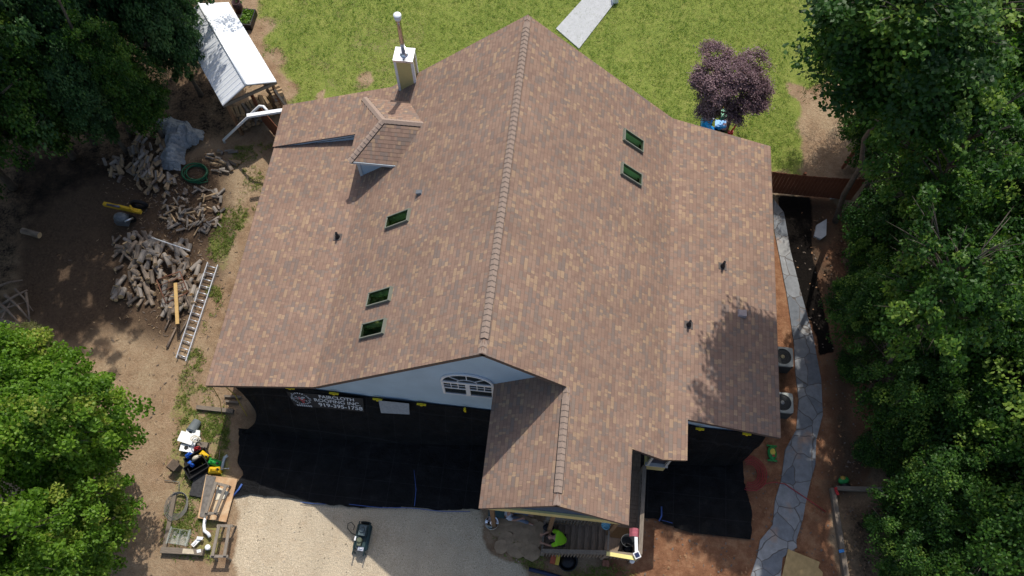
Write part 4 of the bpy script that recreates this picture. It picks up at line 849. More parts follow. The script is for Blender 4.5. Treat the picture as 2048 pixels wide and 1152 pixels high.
# ------------------------------------------------------------------ lawn grass and weeds (stuff)
def tufts(name, polys, n, L, Wd, mat, seed, bl=4):
    r = np.random.default_rng(seed); pts = []
    for poly, share in polys:
        p = np.array(poly); lo, hi = p.min(0), p.max(0); got = np.zeros((0, 2)); lo = np.maximum(lo, [-20, -12]); hi = np.minimum(hi, [30, 26])
        while len(got) < n * share:
            q = r.uniform(lo, hi, (n, 2)); s = sdf(q[:, 0], q[:, 1], poly) + (fbm(q[:, 0], q[:, 1], .8, 5) - .5) * 1.0; k = (s > .05) & (fbm(q[:, 0], q[:, 1], .9, seed) + r.normal(size=n) * .1 > (.30 if bl == 4 else .52))
            got = np.concatenate([got, q[k]])
        pts.append(got[:int(n * share)])
    c = np.concatenate(pts)
    for b_, rr in BARE: 
        d = np.hypot(c[:, 0] - b_.x, c[:, 1] - b_.y); c = c[(d > rr * .9) | (r.random(len(c)) < .08)]
    m = len(c); C_ = np.concatenate([np.repeat(c, bl, 0) + r.normal(size=(m * bl, 2)) * L * .45, np.full((m * bl, 1), L * .25)], 1); N_ = r.normal(size=(m * bl, 3)) * .8 + np.array([0, 0, .7]); N_ /= np.linalg.norm(N_, axis=1, keepdims=True)
    ti = np.clip(np.repeat(fbm(c[:, 0], c[:, 1], .6, seed + 7) * .9 + r.normal(size=m) * .15, bl), 0, 1)
    me = leaves_mesh(name, C_, N_, L, Wd, ti, mat); o = bpy.data.objects.new(name, me); COL.objects.link(o); return tag(o, kind='stuff')
LM_GRASS = leaf_mat('grass_blade', [(0, (.095, .195, .022)), (.4, (.165, .268, .034)), (.72, (.255, .315, .065)), (1, (.47, .43, .18))], .3)
LM_WEED = leaf_mat('weed_leaf', [(0, (.10, .17, .025)), (.5, (.19, .24, .045)), (1, (.38, .33, .13))], .28)
tufts('grass', [(LAWN, 1.0)], 32000, .10, .016, LM_GRASS, 51, 4)
tufts('weeds', [(WEEDS[0], .25), (WEEDS[1], .55), (WEEDS[2], .20)], 1900, .12, .026, LM_WEED, 52, 6)

# ------------------------------------------------------------------ firewood: logs as individuals
LB_, LC_ = log_mats(); LSP = mk('log_split_wood', (.34, .24, .14), .88, .35, 8, stretch=(1, 1, .2)); LGR = mk('log_grey_wood', (.235, .205, .175), .9, .35, 8, stretch=(1, 1, .25)); LDK = mk('log_dark_wood', (.17, .135, .11), .9, .4, 8)
def round_log(L, r, m0, m1, nm):
    b = MB(); n = 10; pts = [(0, 0, -L / 2), (random.uniform(-.01, .01), .006, 0), (0, 0, L / 2)]; b.tube(pts, [r * random.uniform(.93, 1.05) for _ in pts], n, 0, True, 1, sm=False); b.lathe((0, 0, L / 2 - .004), [(r * .9, 0), (r * .88, .012)], n, 1, sm=False); b.lathe((0, 0, -L / 2 - .008), [(r * .88, 0), (r * .9, .012)], n, 1, sm=False); o = b.build(nm, [m0, m1], None, (0, 0, 0)); me = o.data; bpy.data.objects.remove(o); return me
def split_log(L, r, m0, m1, nm):
    b = MB(); q = [(-r, -r * .3), (r * .2, -r * .75), (r, -r * .25), (r * .45, r * .65), (-r * .3, r * .75)]
    b.hexa([(x * random.uniform(.85, 1.15), y, -L / 2) for x, y in q], [(x * random.uniform(.85, 1.15), y, L / 2) for x, y in q]); b.mi = [1, 1] + [0 if i < 3 else 1 for i in range(5)]; o = b.build(nm, [m0, m1], None, (0, 0, 0)); me = o.data; bpy.data.objects.remove(o); return me
RL = [round_log(L, r, LB_ if i % 3 else LGR, LC_, 'round_log') for i, (L, r) in enumerate(((.52, .085), (.50, .07), (.55, .10), (.46, .12), (.56, .055), (.48, .09)))]
SL = [split_log(L, r, m0, m1, 'split_log') for L, r, m0, m1 in ((.45, .085, LB_, LSP), (.42, .10, LGR, LSP), (.40, .08, LDK, LGR), (.47, .09, LSP, LSP), (.44, .07, LB_, LGR))]
GRL = [split_log(L, r, m0, m1, 'wood_offcut') for L, r, m0, m1 in ((.36, .06, LGR, LGR), (.28, .07, LGR, LDK), (.42, .045, LSP, LGR), (.22, .06, LB_, LSP), (.5, .035, LGR, LSP))]
def heap(nm, meshes, poly_px, n, hmax, yaw0, yawsd, pitch_sd, label, cat, group, seed, core=None):
    r = random.Random(seed); poly = GP(poly_px); xs_ = [p[0] for p in poly]; ys_ = [p[1] for p in poly]; k = 0; placed = []
    dm = max(float(sdf(np.array([a]), np.array([b]), poly)[0]) for a in np.linspace(min(xs_), max(xs_), 12) for b in np.linspace(min(ys_), max(ys_), 12))
    while k < n:
        x, y = r.uniform(min(xs_), max(xs_)), r.uniform(min(ys_), max(ys_)); d = float(sdf(np.array([x]), np.array([y]), poly)[0])
        if d < 0: continue
        near = sum(1 for a in placed if (a[0] - x) ** 2 + (a[1] - y) ** 2 < .03)
        if near > 4: continue
        me = r.choice(meshes); z = .07 + min(1, d / dm * 1.3) * hmax * r.uniform(.35, 1); placed.append((x, y))
        o = bpy.data.objects.new(nm, me); COL.objects.link(o); o.location = (x, y, z)
        o.rotation_euler = (Matrix.Rotation(yaw0 + r.gauss(0, yawsd), 4, 'Z') @ Matrix.Rotation(rad(90) + r.gauss(0, pitch_sd), 4, 'X') @ Matrix.Rotation(r.uniform(0, 6), 4, 'Z')).to_euler()
        s = r.uniform(.8, 1.15); o.scale = (s, s, s * r.uniform(.85, 1.1)); tag(o, label, cat, group); k += 1
heap('split_log', SL, [(262, 300), (285, 250), (330, 245), (335, 300), (330, 345), (350, 350), (352, 372), (320, 390), (282, 380), (262, 345)], 120, .6, .15, .40, .22, 'split log in the shaded heap left of the grey tarp', 'log', 'split logs beside the grey tarp', 5)
heap('split_log', SL, [(205, 310), (255, 300), (262, 345), (240, 360), (208, 350)], 16, .1, .6, .9, .1, 'split log scattered in the shade left of the heap', 'log', 'scattered split logs', 6)
heap('wood_offcut', GRL, [(330, 385), (440, 375), (452, 400), (448, 440), (420, 465), (360, 468), (322, 440)], 96, .25, .5, 1.3, .25, 'grey offcut in the loose scrap heap below the green hose', 'offcut', 'grey wood offcuts', 7)
heap('split_log', SL + GRL, [(418, 300), (470, 300), (478, 335), (440, 350), (420, 340)], 17, .15, 1.4, .5, .15, 'split log in the small heap right of the green hose', 'log', 'split logs by the house corner', 8)
heap('round_log', RL, [(225, 470), (262, 462), (330, 478), (375, 480), (392, 520), (405, 560), (395, 600), (372, 640), (340, 640), (300, 605), (262, 605), (225, 590), (238, 540), (232, 500)], 140, .45, .3, .5, .28, 'round log in the heap beside the ladder', 'log', 'round logs beside the ladder', 9)
# ------------------------------------------------------------------ woodshed
SHD = thing('woodshed', 'small open woodshed with a shiny metal gable roof', 'shed', P(490, 200, 0))
ux, uy = Vector((.793, .609, 0)), Vector((-.609, .793, 0))
e1, e0, rg = P(553, 163, 2.35), P(445, 211, 2.35), P(489, 180, 2.85); e0 = e1 - ux * 2.42; rg = e1 - ux * 1.21 + Vector((0, 0, .55)); LEN = 5.2
TIN = NT('corrugated_tin'); tp = TIN.obj(); SHM = mk('tin_roof', (.80, .83, .86), .42, .05, 3, metal=.15)
b = MB()
for sgn, e in ((1, e1), (-1, e0)):
    nb = 22
    for k in range(nb):
        a, c = k / nb * LEN, (k + 1) / nb * LEN
        for x0, x1, h0, h1 in ((a, a + .04, 0, .022), (a + .04, a + .08, .022, 0), (a + .08, c, 0, 0)):
            H0, H1 = Vector((0, 0, h0)), Vector((0, 0, h1)); b.poly([e + uy * x0 + H0, e + uy * x1 + H1, rg + uy * x1 + H1, rg + uy * x0 + H0])
    b.poly([e, rg, rg - Vector((0, 0, .05)), e - Vector((0, 0, .05))])
b.tube([rg - uy * .02 + Vector((0, 0, .01)), rg + uy * LEN + Vector((0, 0, .01))], .05, 8); b.build('roof', SHM, SHD)
RW = plank_mat('reddish_post_wood', (.26, .15, .085), 2); GWD = plank_mat('grey_beam_wood', (.20, .17, .14), 0)
b = MB(); dz = Vector((0, 0, -.12))
for e in (e1, e0): b.beam(e + uy * .12 + dz, rg + uy * .12 + dz, .05, .13)
b.beam(e0 + uy * .15 + Vector((0, 0, -.2)), e1 + uy * .15 + Vector((0, 0, -.2)), .06, .15); b.build('rafter', GWD, SHD)
for e, s in ((e1, -.18), (e0, .18)):
    for yy in (.2, LEN - .2): q = e + ux * s + uy * yy; b = MB(); b.beam((q.x, q.y, 0), (q.x, q.y, 2.25), .11, .11); b.build('post', RW, SHD)
b = MB(); q = e1 - ux * .2 + uy * .1; b.beam(q + Vector((0, 0, -.5)), q - ux * -.3 - uy * .7 + Vector((0, 0, -2.2)), .1, .06); b.build('brace', GWD, SHD)
k = 0
for row in range(7):
    for j in range(8):
        if random.random() < .1: continue
        q = e1 - ux * (.1 + random.uniform(0, .05)) + uy * (.25 + j * .19) ; me = random.choice(SL); o = bpy.data.objects.new('split_log', me); COL.objects.link(o); o.location = (q.x, q.y, .12 + row * .2); o.rotation_euler = (Matrix.Rotation(math.atan2(ux.y, ux.x) + random.gauss(0, .1) + math.pi / 2, 4, 'Z') @ Matrix.Rotation(rad(90), 4, 'X')).to_euler(); o.scale = (1.35, 1.35, 1.1); tag(o, 'split log stacked under the right side of the metal shed roof', 'log', 'stacked logs at the right of the shed')
for row in range(6):
    for j in range(9):
        if random.random() < .12: continue
        q = e0 + ux * (.25 + j * .19) + uy * (.55 + random.uniform(-.05, .05)); me = random.choice(SL); o = bpy.data.objects.new('split_log', me); COL.objects.link(o); o.location = (q.x, q.y, .12 + row * .19); o.rotation_euler = (Matrix.Rotation(math.atan2(uy.y, uy.x) + random.gauss(0, .12) + math.pi / 2, 4, 'Z') @ Matrix.Rotation(rad(90), 4, 'X')).to_euler(); o.scale = (1.4, 1.4, 1.1); tag(o, 'split log stacked under the open gable of the woodshed', 'log', 'stacked logs under the shed gable')
# fences
def fence(name, p0, p1, h, label, m, lift=0.0):
    T = thing(name, label, 'fence', ((p0.x + p1.x) / 2, (p0.y + p1.y) / 2, 0)); d = (p1 - p0); L = d.length; d.normalize(); n = int(L / .145); b = MB()
    for i in range(n):
        q = p0 + d * ((i + .5) * L / n); hh = h + .012 * math.sin(i * 2.3) - .12 * lift * math.sin(math.pi * i / n); b.beam((q.x, q.y, .05), (q.x, q.y, hh), L / n - .012, .02, 0, (-d.y, d.x, 0))
    b.build('boards', m, T); b = MB(); sd = Vector((-d.y, d.x, 0)) * .035
    for z in (.35, h - .3): b.beam(p0 + sd + Vector((0, 0, z)), p1 + sd + Vector((0, 0, z)), .04, .08)
    b.build('rail', m, T)
    for i in range(int(L / 2.2) + 1): q = p0.lerp(p1, min(1, i * 2.2 / L)) + sd * 2.4; b = MB(); b.beam((q.x, q.y, 0), (q.x, q.y, h - .05), .09, .09); b.build('post', m, T)
REDW = plank_mat('red_stained_fence', (.20, .075, .042), 2)
fp = P(1540, 387, 0); fence('wooden_fence', Vector((9.3, 11.85, 0)), Vector((13.9, 11.85, 0)), 1.62, 'red stained wooden fence running from the house to the right hand wood', REDW, 1)
fence('wooden_fence', P(1688, 338, 0), P(1716, 300, 0), 1.7, 'short red wooden fence panel half hidden by trees', REDW)
f0, f1 = P(500, 190, 1.75), P(556, 256, 1.75); f0.z = f1.z = 0; fence('wooden_fence', f0, f1, 1.75, 'red wooden fence between the woodshed and the house corner', REDW)

# ------------------------------------------------------------------ ladder, poles, rack on the log heap
ALU = mk('ladder_aluminium', (.62, .64, .67), .38, .08, 8, metal=.7)
LAD = thing('extension_ladder', 'long silver aluminium ladder lying on the grass beside the house', 'ladder', P(390, 625, 0))
a0, a1, b0, b1 = P(416, 525, .12), P(353, 716, .12), P(436, 530, .12), P(372, 723, .12)
for x0, x1 in ((a0, a1), (b0, b1)):
    b = MB(); b.beam(x0, x1, .035, .09); b.build('rail', ALU, LAD)
    b = MB(); b.beam(x0 + Vector((0, 0, -.095)), x1 + Vector((0, 0, -.095)), .03, .06); b.build('rail', ALU, LAD)
for k in range(14):
    f = (k + .5) / 14; b = MB(); b.tube([a0.lerp(a1, f), b0.lerp(b1, f)], .019, 8); b.build('rung', ALU, LAD)
    if k % 2: b = MB(); dz = Vector((0, 0, -.09)); b.tube([a0.lerp(a1, f + .01) + dz, b0.lerp(b1, f + .01) + dz], .016, 6); b.build('rung', ALU, LAD)
b = MB(); b.tube([P(303, 475, .62), P(380, 501, .6)], .022, 8); tag(b.build('white_pole', WHITE), 'thin white pole lying across the round log heap', 'pole')
b = MB(); b.beam(P(351, 566, .84), P(355, 648, .6), .13, .05); tag(b.build('wooden_plank', mk('new_lumber', (.55, .36, .14), .75, .12, 8)), 'clean yellow plank lying on the round log heap', 'plank')
RUST = mk('rusty_iron', (.15, .065, .04), .85, .35, 14); RK = thing('rusty_rack', 'rusty iron rack lying on top of the round log heap', 'rack', P(345, 575, .5))
b = MB(); c = [P(313, 560, .78), P(360, 543, .8), P(375, 585, .76), P(332, 607, .72)]
for i in range(4): b.tube([c[i], c[(i + 1) % 4]], .022, 6)
b.build('frame', RUST, RK)
for k in (1, 2, 3): f = k / 4; b = MB(); b.tube([c[0].lerp(c[3], f), c[1].lerp(c[2], f)], .016, 6); b.build('bar', RUST, RK)
BRM = mk('branch_bark', (.22, .165, .125), .9, .3, 9)
def branch(pts, r, label): b = MB(); b.tube(pts, [r * (1 - .6 * i / (len(pts) - 1)) for i in range(len(pts))], 7); tag(b.build('branch', BRM), label, 'branch')
branch([P(334, 695, .06), P(343, 675, .08), P(352, 655, .1)], .055, 'thick bare branch below the yellow plank'); branch([P(360, 668, .05), P(368, 652, .07), P(374, 640, .09)], .03, 'pale thin branch beside the foot of the ladder')
branch([P(330, 660, .05), P(338, 640, .1), P(335, 620, .2)], .035, 'dark twig at the lower left of the round log heap'); branch([P(398, 430, .05), P(399, 480, .06)], .014, 'thin straight stick standing in dirt below the grey offcuts')
for i, (x0, y0, x1, y1, r, lab) in enumerate(((0, 640, 62, 660, .09, 'grey branch at the bottom of the brush pile'), (5, 610, 55, 580, .08, 'grey branch crossing the top of the brush pile'), (10, 590, 60, 640, .07, 'grey branch leaning through the middle of the brush pile'), (0, 625, 50, 605, .06, 'thin grey branch across the brush pile'), (52, 585, 60, 645, .06, 'upright grey branch at the right of the brush pile'), (20, 660, 60, 655, .05, 'thin branch at the lowest edge of the brush pile'), (-10, 600, 40, 648, .08, 'thick grey branch slanting down the left of the brush pile'), (-5, 655, 30, 590, .05, 'thin branch slanting up the left of the brush pile'), (30, 578, 66, 622, .05, 'thin branch at the upper right of the brush pile'), (-8, 575, 45, 560, .06, 'branch lying along the upper edge of the brush pile'))): branch([P(x0, y0, .15), P((x0 + x1) / 2, (y0 + y1) / 2 - 3, .25), P(x1, y1, .12)], r, lab)
o = bpy.data.objects.new('round_log', RL[1]); COL.objects.link(o); q = P(62, 466, .2); o.location = q; o.rotation_euler = (rad(90), 0, rad(80)); o.scale = (1.9, 1.9, 1.6); tag(o, 'single big log lying alone at the left edge of the dirt', 'log')
# grey tarp over logs
GT = NT('grey_tarp'); gp_ = GT.pos(); GT.bump(GT.noise(gp_, 4.2, 6, .6, 1.6), 1.0, .16); GTM = GT.fin(GT.ramp(GT.noise(gp_, 2, 5, .7), [(.3, (.20, .225, .245)), (.7, (.33, .355, .37))]), .45, 0, .4)
def heap_sheet(name, poly, zf, m, lab, cat, seed, step=.05):
    xs_ = [p[0] for p in poly]; ys_ = [p[1] for p in poly]; X, Y = np.meshgrid(np.arange(min(xs_) - .1, max(xs_) + .1, step), np.arange(min(ys_) - .1, max(ys_) + .1, step), indexing='ij')
    S_ = sdf(X, Y, poly) + (fbm(X, Y, 1.6, seed) - .5) * .3; b = MB(); ids = {}; Z = zf(X, Y, S_); gx, gy = np.gradient(S_, step); gn = gx * gx + gy * gy + 1e-6; SN = np.where(S_ < 0, S_, 0); X, Y = X - SN * gx / gn, Y - SN * gy / gn
    for i in range(X.shape[0]):
        for j in range(X.shape[1]):
            if S_[i, j] > -step * .8: ids[i, j] = b.pt((X[i, j], Y[i, j], Z[i, j]))
    for (i, j) in list(ids):
        k = [(i, j), (i + 1, j), (i + 1, j + 1), (i, j + 1)]
        if all(q in ids for q in k): b.face([ids[q] for q in k], 0, None, True)
    return tag(b.build(name, m), lab, cat)
heap_sheet('grey_tarp', GP([(318, 246), (345, 238), (372, 250), (408, 268), (412, 285), (392, 300), (376, 305), (376, 325), (362, 345), (332, 342), (327, 322), (338, 300), (330, 275)]), lambda X, Y, S: .10 + .5 * np.clip(S / .45, 0, 1) ** .7 * (.6 + .6 * fbm(X, Y, 1.1, 3)) + .55 * np.clip(.32 - np.abs(fbm(X * 1.3 + .3 * Y, Y * .45, 1.5, 17) - .5) * 3, 0, 1) + .42 * np.clip(.3 - np.abs(fbm(X * .6 - .5 * Y, Y * .9, 2.1, 27) - .5) * 3, 0, 1), GTM, 'crumpled grey tarp thrown over the split log heap', 'tarp', 61)
GH = mk('green_hose', (.018, .10, .045), .45, .1); b = MB(); hc = P(392, 350, 0)
for k, (rx, ry, dx, dy) in enumerate(((.50, .42, 0, 0), (.46, .38, .06, .07), (.53, .45, -.03, .04))): b.tube([(hc.x + dx + rx * math.cos(t * .22), hc.y + dy + ry * math.sin(t * .22), .06 + .05 * k) for t in range(29)], .035, 8, closed=True)
b.tube([(hc.x + .5, hc.y - .1, .1), (hc.x + .62, hc.y - .3, .05), (hc.x + .2, hc.y - .46, .05)], .03, 8); tag(b.build('green_hose', GH), 'thick coiled green hose beside the grey tarp', 'hose')
# log splitter
q = P(262, 420, 0); LSY = mk('yellow_paint', (.55, .35, .03), .45, .12); TYRE = mk('tyre_black', (.012, .012, .013), .7, .1)
SPT = thing('log_splitter', 'yellow log splitter with a grey engine and black wheel in the shade', 'log splitter', q)
b = MB(); b.beam(P(208, 408, .65), P(282, 424, .65), .15, .16); b.beam(P(236, 412, .78), P(262, 418, .78), .10, .1); b.beam(P(262, 413, .77), P(266, 423, .77), .05, .22); b.build('beam', LSY, SPT)
b = MB(); b.tube([P(214, 409, .80), P(240, 414, .80)], .05, 10); b.build('ram', mk('ram_steel', (.10, .10, .14), .35, .1, metal=.6), SPT)
b = MB(); w0 = P(277, 413, .28); pts = [(w0.x + .30 * math.cos(k * .35) * .98, w0.y + .10, .28 + .22 * math.sin(k * .35)) for k in range(18)]
b.tube(pts, .085, 8, 0, True, None, True); b.build('wheel', TYRE, SPT); b = MB(); w1 = P(256, 432, .28); b.tube([(w1.x + .30 * math.cos(k * .35), w1.y - .1, .28 + .22 * math.sin(k * .35)) for k in range(18)], .085, 8, 0, True, None, True); b.build('wheel', TYRE, SPT)
b = MB(); q = P(244, 438, .5); b.ell((q.x, q.y, .62), (.30, .24, .2)); b.box((q.x, q.y, .42), (.5, .4, .3)); b.build('engine', mk('engine_grey', (.10, .115, .13), .4, .3, 12), SPT); b = MB(); b.tube([(q.x + .2, q.y - .15, .6), (q.x + .45, q.y + .1, .5)], .05, 8); b.build('muffler', METAL, SPT)
# wood chips and twigs on the dirt
b = MB(); rr = random.Random(4)
for k in range(900):
    a = rr.random(); c = P(rr.gauss(355, 60), rr.gauss(520, 90)) if a < .55 else (P(rr.gauss(330, 50), rr.gauss(380, 40)) if a < .8 else P(rr.uniform(180, 460), rr.uniform(600, 1100)))
    t = rr.uniform(0, 6.28); l = rr.uniform(.03, .14); b.box((c.x, c.y, .012), (l, rr.uniform(.012, .03), .014), t, rr.randrange(2))
tag(b.build('wood_chips', [LSP, LDK], None, (0, 0, 0)), kind='stuff')
b = MB()
for k in range(700):
    c = P(rr.uniform(1590, 1750), rr.uniform(420, 1150)) if k % 2 else P(rr.uniform(1235, 1600), rr.uniform(930, 1152)); t = rr.uniform(0, 6.28); l = rr.uniform(.03, .10); b.box((c.x, c.y, .012), (l, rr.uniform(.02, .06), .012), t, rr.randrange(2))
tag(b.build('leaf_litter', [mk('dry_leaf', (.30, .17, .09), .9, .3), LDK], None, (0, 0, 0)), kind='stuff')

# ------------------------------------------------------------------ clutter at the lower left
TIMB = plank_mat('landscape_timber', (.20, .165, .13), 0); TIMY = plank_mat('landscape_timber_long', (.19, .155, .12), 1)
def timber(p0, p1, z, label, wd=.15, h=.14, m=TIMB): b = MB(); a, c = P(*p0), P(*p1); a.z = c.z = z; b.beam(a, c, wd, h); tag(b.build('garden_timber', m), label, 'timber')
timber((395, 816), (468, 824), .08, 'grey garden timber half in the house shadow'); timber((450, 793), (484, 795), .05, 'thin dark timber beside the netting corner', .08, .07); timber((452, 803), (478, 806), .05, 'thin dark timber just below another at the netting corner', .08, .07)
timber((326, 1101), (410, 1106), .12, 'weathered timber at the bottom of the weedy bed', .2, .2); timber((330, 1100), (352, 985), .06, 'grey timber along the left of the weedy bed', .14, .1, TIMY); timber((398, 890), (418, 893), .1, 'short thick timber beside the white boards', .2, .16)
b = MB(); b.lathe((0, 0, 0), [(.15, 0), (.19, .42), (.2, .44), (.17, .44), (.14, .05)], 16); b.M = None
q = P(389, 852, .2); b2 = MB(Matrix.Translation(q) @ Matrix.Rotation(rad(-12), 4, 'Z') @ Matrix.Rotation(rad(80), 4, 'X') @ Matrix.Translation((0, 0, -.22))); b2.lathe((0, 0, 0), [(.15, 0), (.19, .42), (.2, .44), (.17, .44), (.14, .05)], 16); tag(b2.build('grey_bucket', mk('bucket_grey', (.13, .15, .16), .5, .1)), 'dark grey bucket lying on its side above the white boards', 'bucket')
FOAM = mk('white_foam', (.80, .81, .80), .6, .03); MARKB = mk('black_mark', (.02, .02, .02), .7, .1)
def board(name, px, z, th, m, label, cat, marks=()):
    b = MB(); c = [P(x, y, z) for x, y in px]; b.hexa([p - Vector((0, 0, th)) for p in c], c, 0)
    for mk_ in marks: b.poly([c[0].lerp(c[1], u).lerp(c[3].lerp(c[2], u), v) + Vector((0, 0, .006)) for u, v in mk_], 1)
    return tag(b.build(name, [m, MARKB]), label, cat)
mkA = [[(.3, .25), (.5, .2), (.62, .5), (.45, .8), (.3, .6)], [(.62, .2), (.72, .2), (.7, .35), (.6, .35)]]
board('white_board', [(373, 857), (400, 861), (399, 872), (371, 870)], .28, .05, FOAM, 'white board with small black mark behind the biggest white board', 'board', [[(.2, .3), (.45, .35), (.4, .8), (.25, .7)]])
board('white_board', [(363, 861), (398, 872), (388, 892), (354, 881)], .32, .06, FOAM, 'biggest white board lying on the junk heap', 'board')
board('white_board', [(362, 887), (390, 891), (386, 906), (358, 901)], .20, .06, FOAM, 'white board with a large black mark above the blue jugs', 'board', mkA)
b = MB(); q = P(394, 880, .36); b.tube([(q.x + .14 * math.cos(t * .4), q.y + .11 * math.sin(t * .4), q.z + .01 * t) for t in range(34)], .02, 6); tag(b.build('cream_cord', mk('cream_cord', (.62, .58, .48), .8, .1)), 'coiled cream cord lying on the white boards', 'cord')
def jerry(px, py, s, m, rot, label, nm, z=.0):
    q = P(px, py, z + .12 * s); T = thing(nm, label, 'jug', (q.x, q.y, z)); R = Matrix.Translation((q.x, q.y, z)) @ Matrix.Rotation(rot, 4, 'Z') @ Matrix.Scale(s, 4)
    b = MB(R); b.hexa([(-.19, -.11, 0), (.19, -.11, 0), (.19, .11, 0), (-.19, .11, 0)], [(-.18, -.10, .22), (.18, -.10, .22), (.18, .10, .22), (-.18, .10, .22)]); b.hexa([(-.18, -.10, .22), (.18, -.10, .22), (.18, .10, .22), (-.18, .10, .22)], [(-.12, -.06, .28), (.13, -.06, .28), (.13, .06, .28), (-.12, .06, .28)]); b.build('body', m, T)
    b = MB(R); b.tube([(-.08, 0, .27), (-.06, 0, .36), (.08, 0, .37), (.12, 0, .27)], .025, 8); b.build('handle', m, T); b = MB(R); b.lathe((.14, 0, .24), [(.035, 0), (.035, .08), (.02, .1)], 10); b.build('cap', MARKB, T)
YP = mk('yellow_plastic', (.75, .47, .02), .4, .08); RP = mk('red_plastic', (.50, .03, .035), .4, .1); BP = mk('blue_plastic', (.03, .14, .62), .4, .1); GPL = mk('green_plastic', (.02, .30, .05), .4, .1)
jerry(395, 898, .75, RP, .3, 'red fuel can beside the white boards', 'red_fuel_can'); jerry(410, 911, .95, YP, -.5, 'yellow jug behind the black tote', 'yellow_jug'); jerry(430, 941, 1.1, YP, .15, 'bright yellow jug at the top of the plywood', 'yellow_jug'); jerry(378, 910, .65, BP, .8, 'blue jug below the white boards', 'blue_jug', .05); jerry(382, 928, .6, BP, -.6, 'small blue jug inside the black tote', 'blue_jug', .12); jerry(430, 926, 1.15, GPL, -.2, 'green jug between two yellow jugs', 'green_jug')
q = P(398, 922, 0); T = thing('black_tote', 'black plastic tote tray full of odds and ends', 'tote', q); R = Matrix.Translation(q) @ Matrix.Rotation(.65, 4, 'Z') @ Matrix.Rotation(rad(0), 4, 'X'); b = MB(R)
for x0, x1, y0, y1, z0, z1 in ((-.42, .42, -.30, .30, 0, .03), (-.42, -.39, -.3, .3, .03, .2), (.39, .42, -.3, .3, .03, .2), (-.39, .39, -.3, -.27, .03, .2), (-.39, .39, .27, .3, .03, .2)): b.b3(x0, x1, y0, y1, z0, z1)
b.build('tray', BLKP, T); b = MB(R); b.ell((-.02, .1, .16), (.14, .09, .1)); b.tube([(.1, .1, .2), (.25, .05, .22), (.3, -.15, .15)], .03, 8); b.build('tool', mk('cream_plastic', (.52, .48, .38), .5, .2, 12), T)
q = P(398, 938, 0); T = thing('black_tote', 'empty black plastic crate above the dark slab', 'tote', q); R = Matrix.Translation(q) @ Matrix.Rotation(.75, 4, 'Z'); b = MB(R)
for x0, x1, y0, y1, z0, z1 in ((-.4, .4, -.26, .26, 0, .03), (-.4, -.37, -.26, .26, .03, .3), (.37, .4, -.26, .26, .03, .3), (-.37, .37, -.26, -.23, .03, .3), (-.37, .37, .23, .26, .03, .3)): b.b3(x0, x1, y0, y1, z0, z1)
b.build('tray', BLKP, T)
q = P(356, 935, 0); R = Matrix.Translation(q) @ Matrix.Rotation(-.5, 4, 'Z'); b = MB(R); b.b3(-.13, .13, -.12, .12, 0, .38); b.b3(-.17, .17, -.16, .16, .38, .42); b.b3(-.2, -.12, -.2, .2, 0, .06); tag(b.build('wooden_stool', mk('dark_wood', (.10, .075, .055), .85, .3, 10)), 'dark wooden stool left of the black tote', 'stool')
q = P(345, 930, .03); b = MB(); b.box((q.x, q.y, .02), (.36, .3, .04), -.5); b.box((q.x, q.y, .045), (.26, .2, .014), -.5); tag(b.build('brown_board', mk('brown_board', (.26, .17, .11), .85, .2)), 'flat brown wooden board left of the dark stool', 'board')
board('dark_slab', [(388, 955), (414, 946), (404, 995), (378, 990)], .10, .07, mk('dark_slab', (.035, .035, .037), .7, .5, 14), 'dark slab leaning left of the plywood', 'slab')
PLY = mk('plywood', (.50, .31, .17), .8, .2, 3, dirt=(.62, .50, .33)); board('plywood_sheet', [(412, 949), (475, 958), (452, 1044), (395, 1036)], .16, .03, PLY, 'stained plywood sheet lying beside the black netting', 'plywood')
board('dark_board', [(413, 950), (432, 953), (412, 1036), (399, 1033)], .185, .02, mk('grey_stained_board', (.16, .145, .13), .8, .4, 6), 'grey stained strip on the left of the plywood', 'board')
board('paper_sheet', [(434, 972), (458, 984), (449, 998), (430, 1000)], .185, .008, mk('cream_paper', (.72, .66, .52), .8, .12, 6), 'torn cream sheet lying on the plywood', 'sheet')
def sawhorse(px, label, zt):
    c = [P(x, y, zt) for x, y in px]; T = thing('sawhorse', label, 'sawhorse', ((c[0].x + c[2].x) / 2, (c[0].y + c[2].y) / 2, 0)); GWL = plank_mat('grey_sawhorse_wood', (.25, .215, .175), 1)
    for i, j in ((0, 3), (1, 2)): b = MB(); b.beam(c[i], c[j], .10, .05); b.build('rail', GWL, T)
    for i, j in ((0, 1), (3, 2)): b = MB(); d = (c[j] - c[i]) * .25; b.beam(c[i] - d + Vector((0, 0, -.07)), c[j] + d + Vector((0, 0, -.07)), .09, .06); b.build('crosspiece', GWL, T)
    cen = (c[0] + c[2]) / 2
    for k in c: f = k + (k - cen) * .12; b = MB(); b.beam(k + Vector((0, 0, -.06)), (f.x, f.y, .0), .07, .05); b.build('leg', GWL, T)
sawhorse([(432, 966), (452, 971), (430, 1026), (412, 1026)], 'grey wooden sawhorse standing on the plywood', .55); sawhorse([(438, 1051), (459, 1051), (449, 1112), (425, 1112)], 'grey wooden sawhorse standing below the plywood', .6)
PVC = mk('grey_downpipe', (.38, .43, .45), .5, .1); b = MB(); b.tube([P(443, 940, .1), P(446, 925, .1), P(449, 915, .12), P(455, 911, .14)], .055, 10); tag(b.build('grey_pipe', PVC), 'bent grey downpipe beside the green jug', 'pipe')
b = MB(); b.tube([P(411, 1032, .12), P(408, 1052, .1), P(409, 1062, .12), P(417, 1068, .14), P(420, 1074, .12)], .06, 10); tag(b.build('white_pipe', WHITE), 'bent white downpipe between the plywood and the sawhorse', 'pipe')
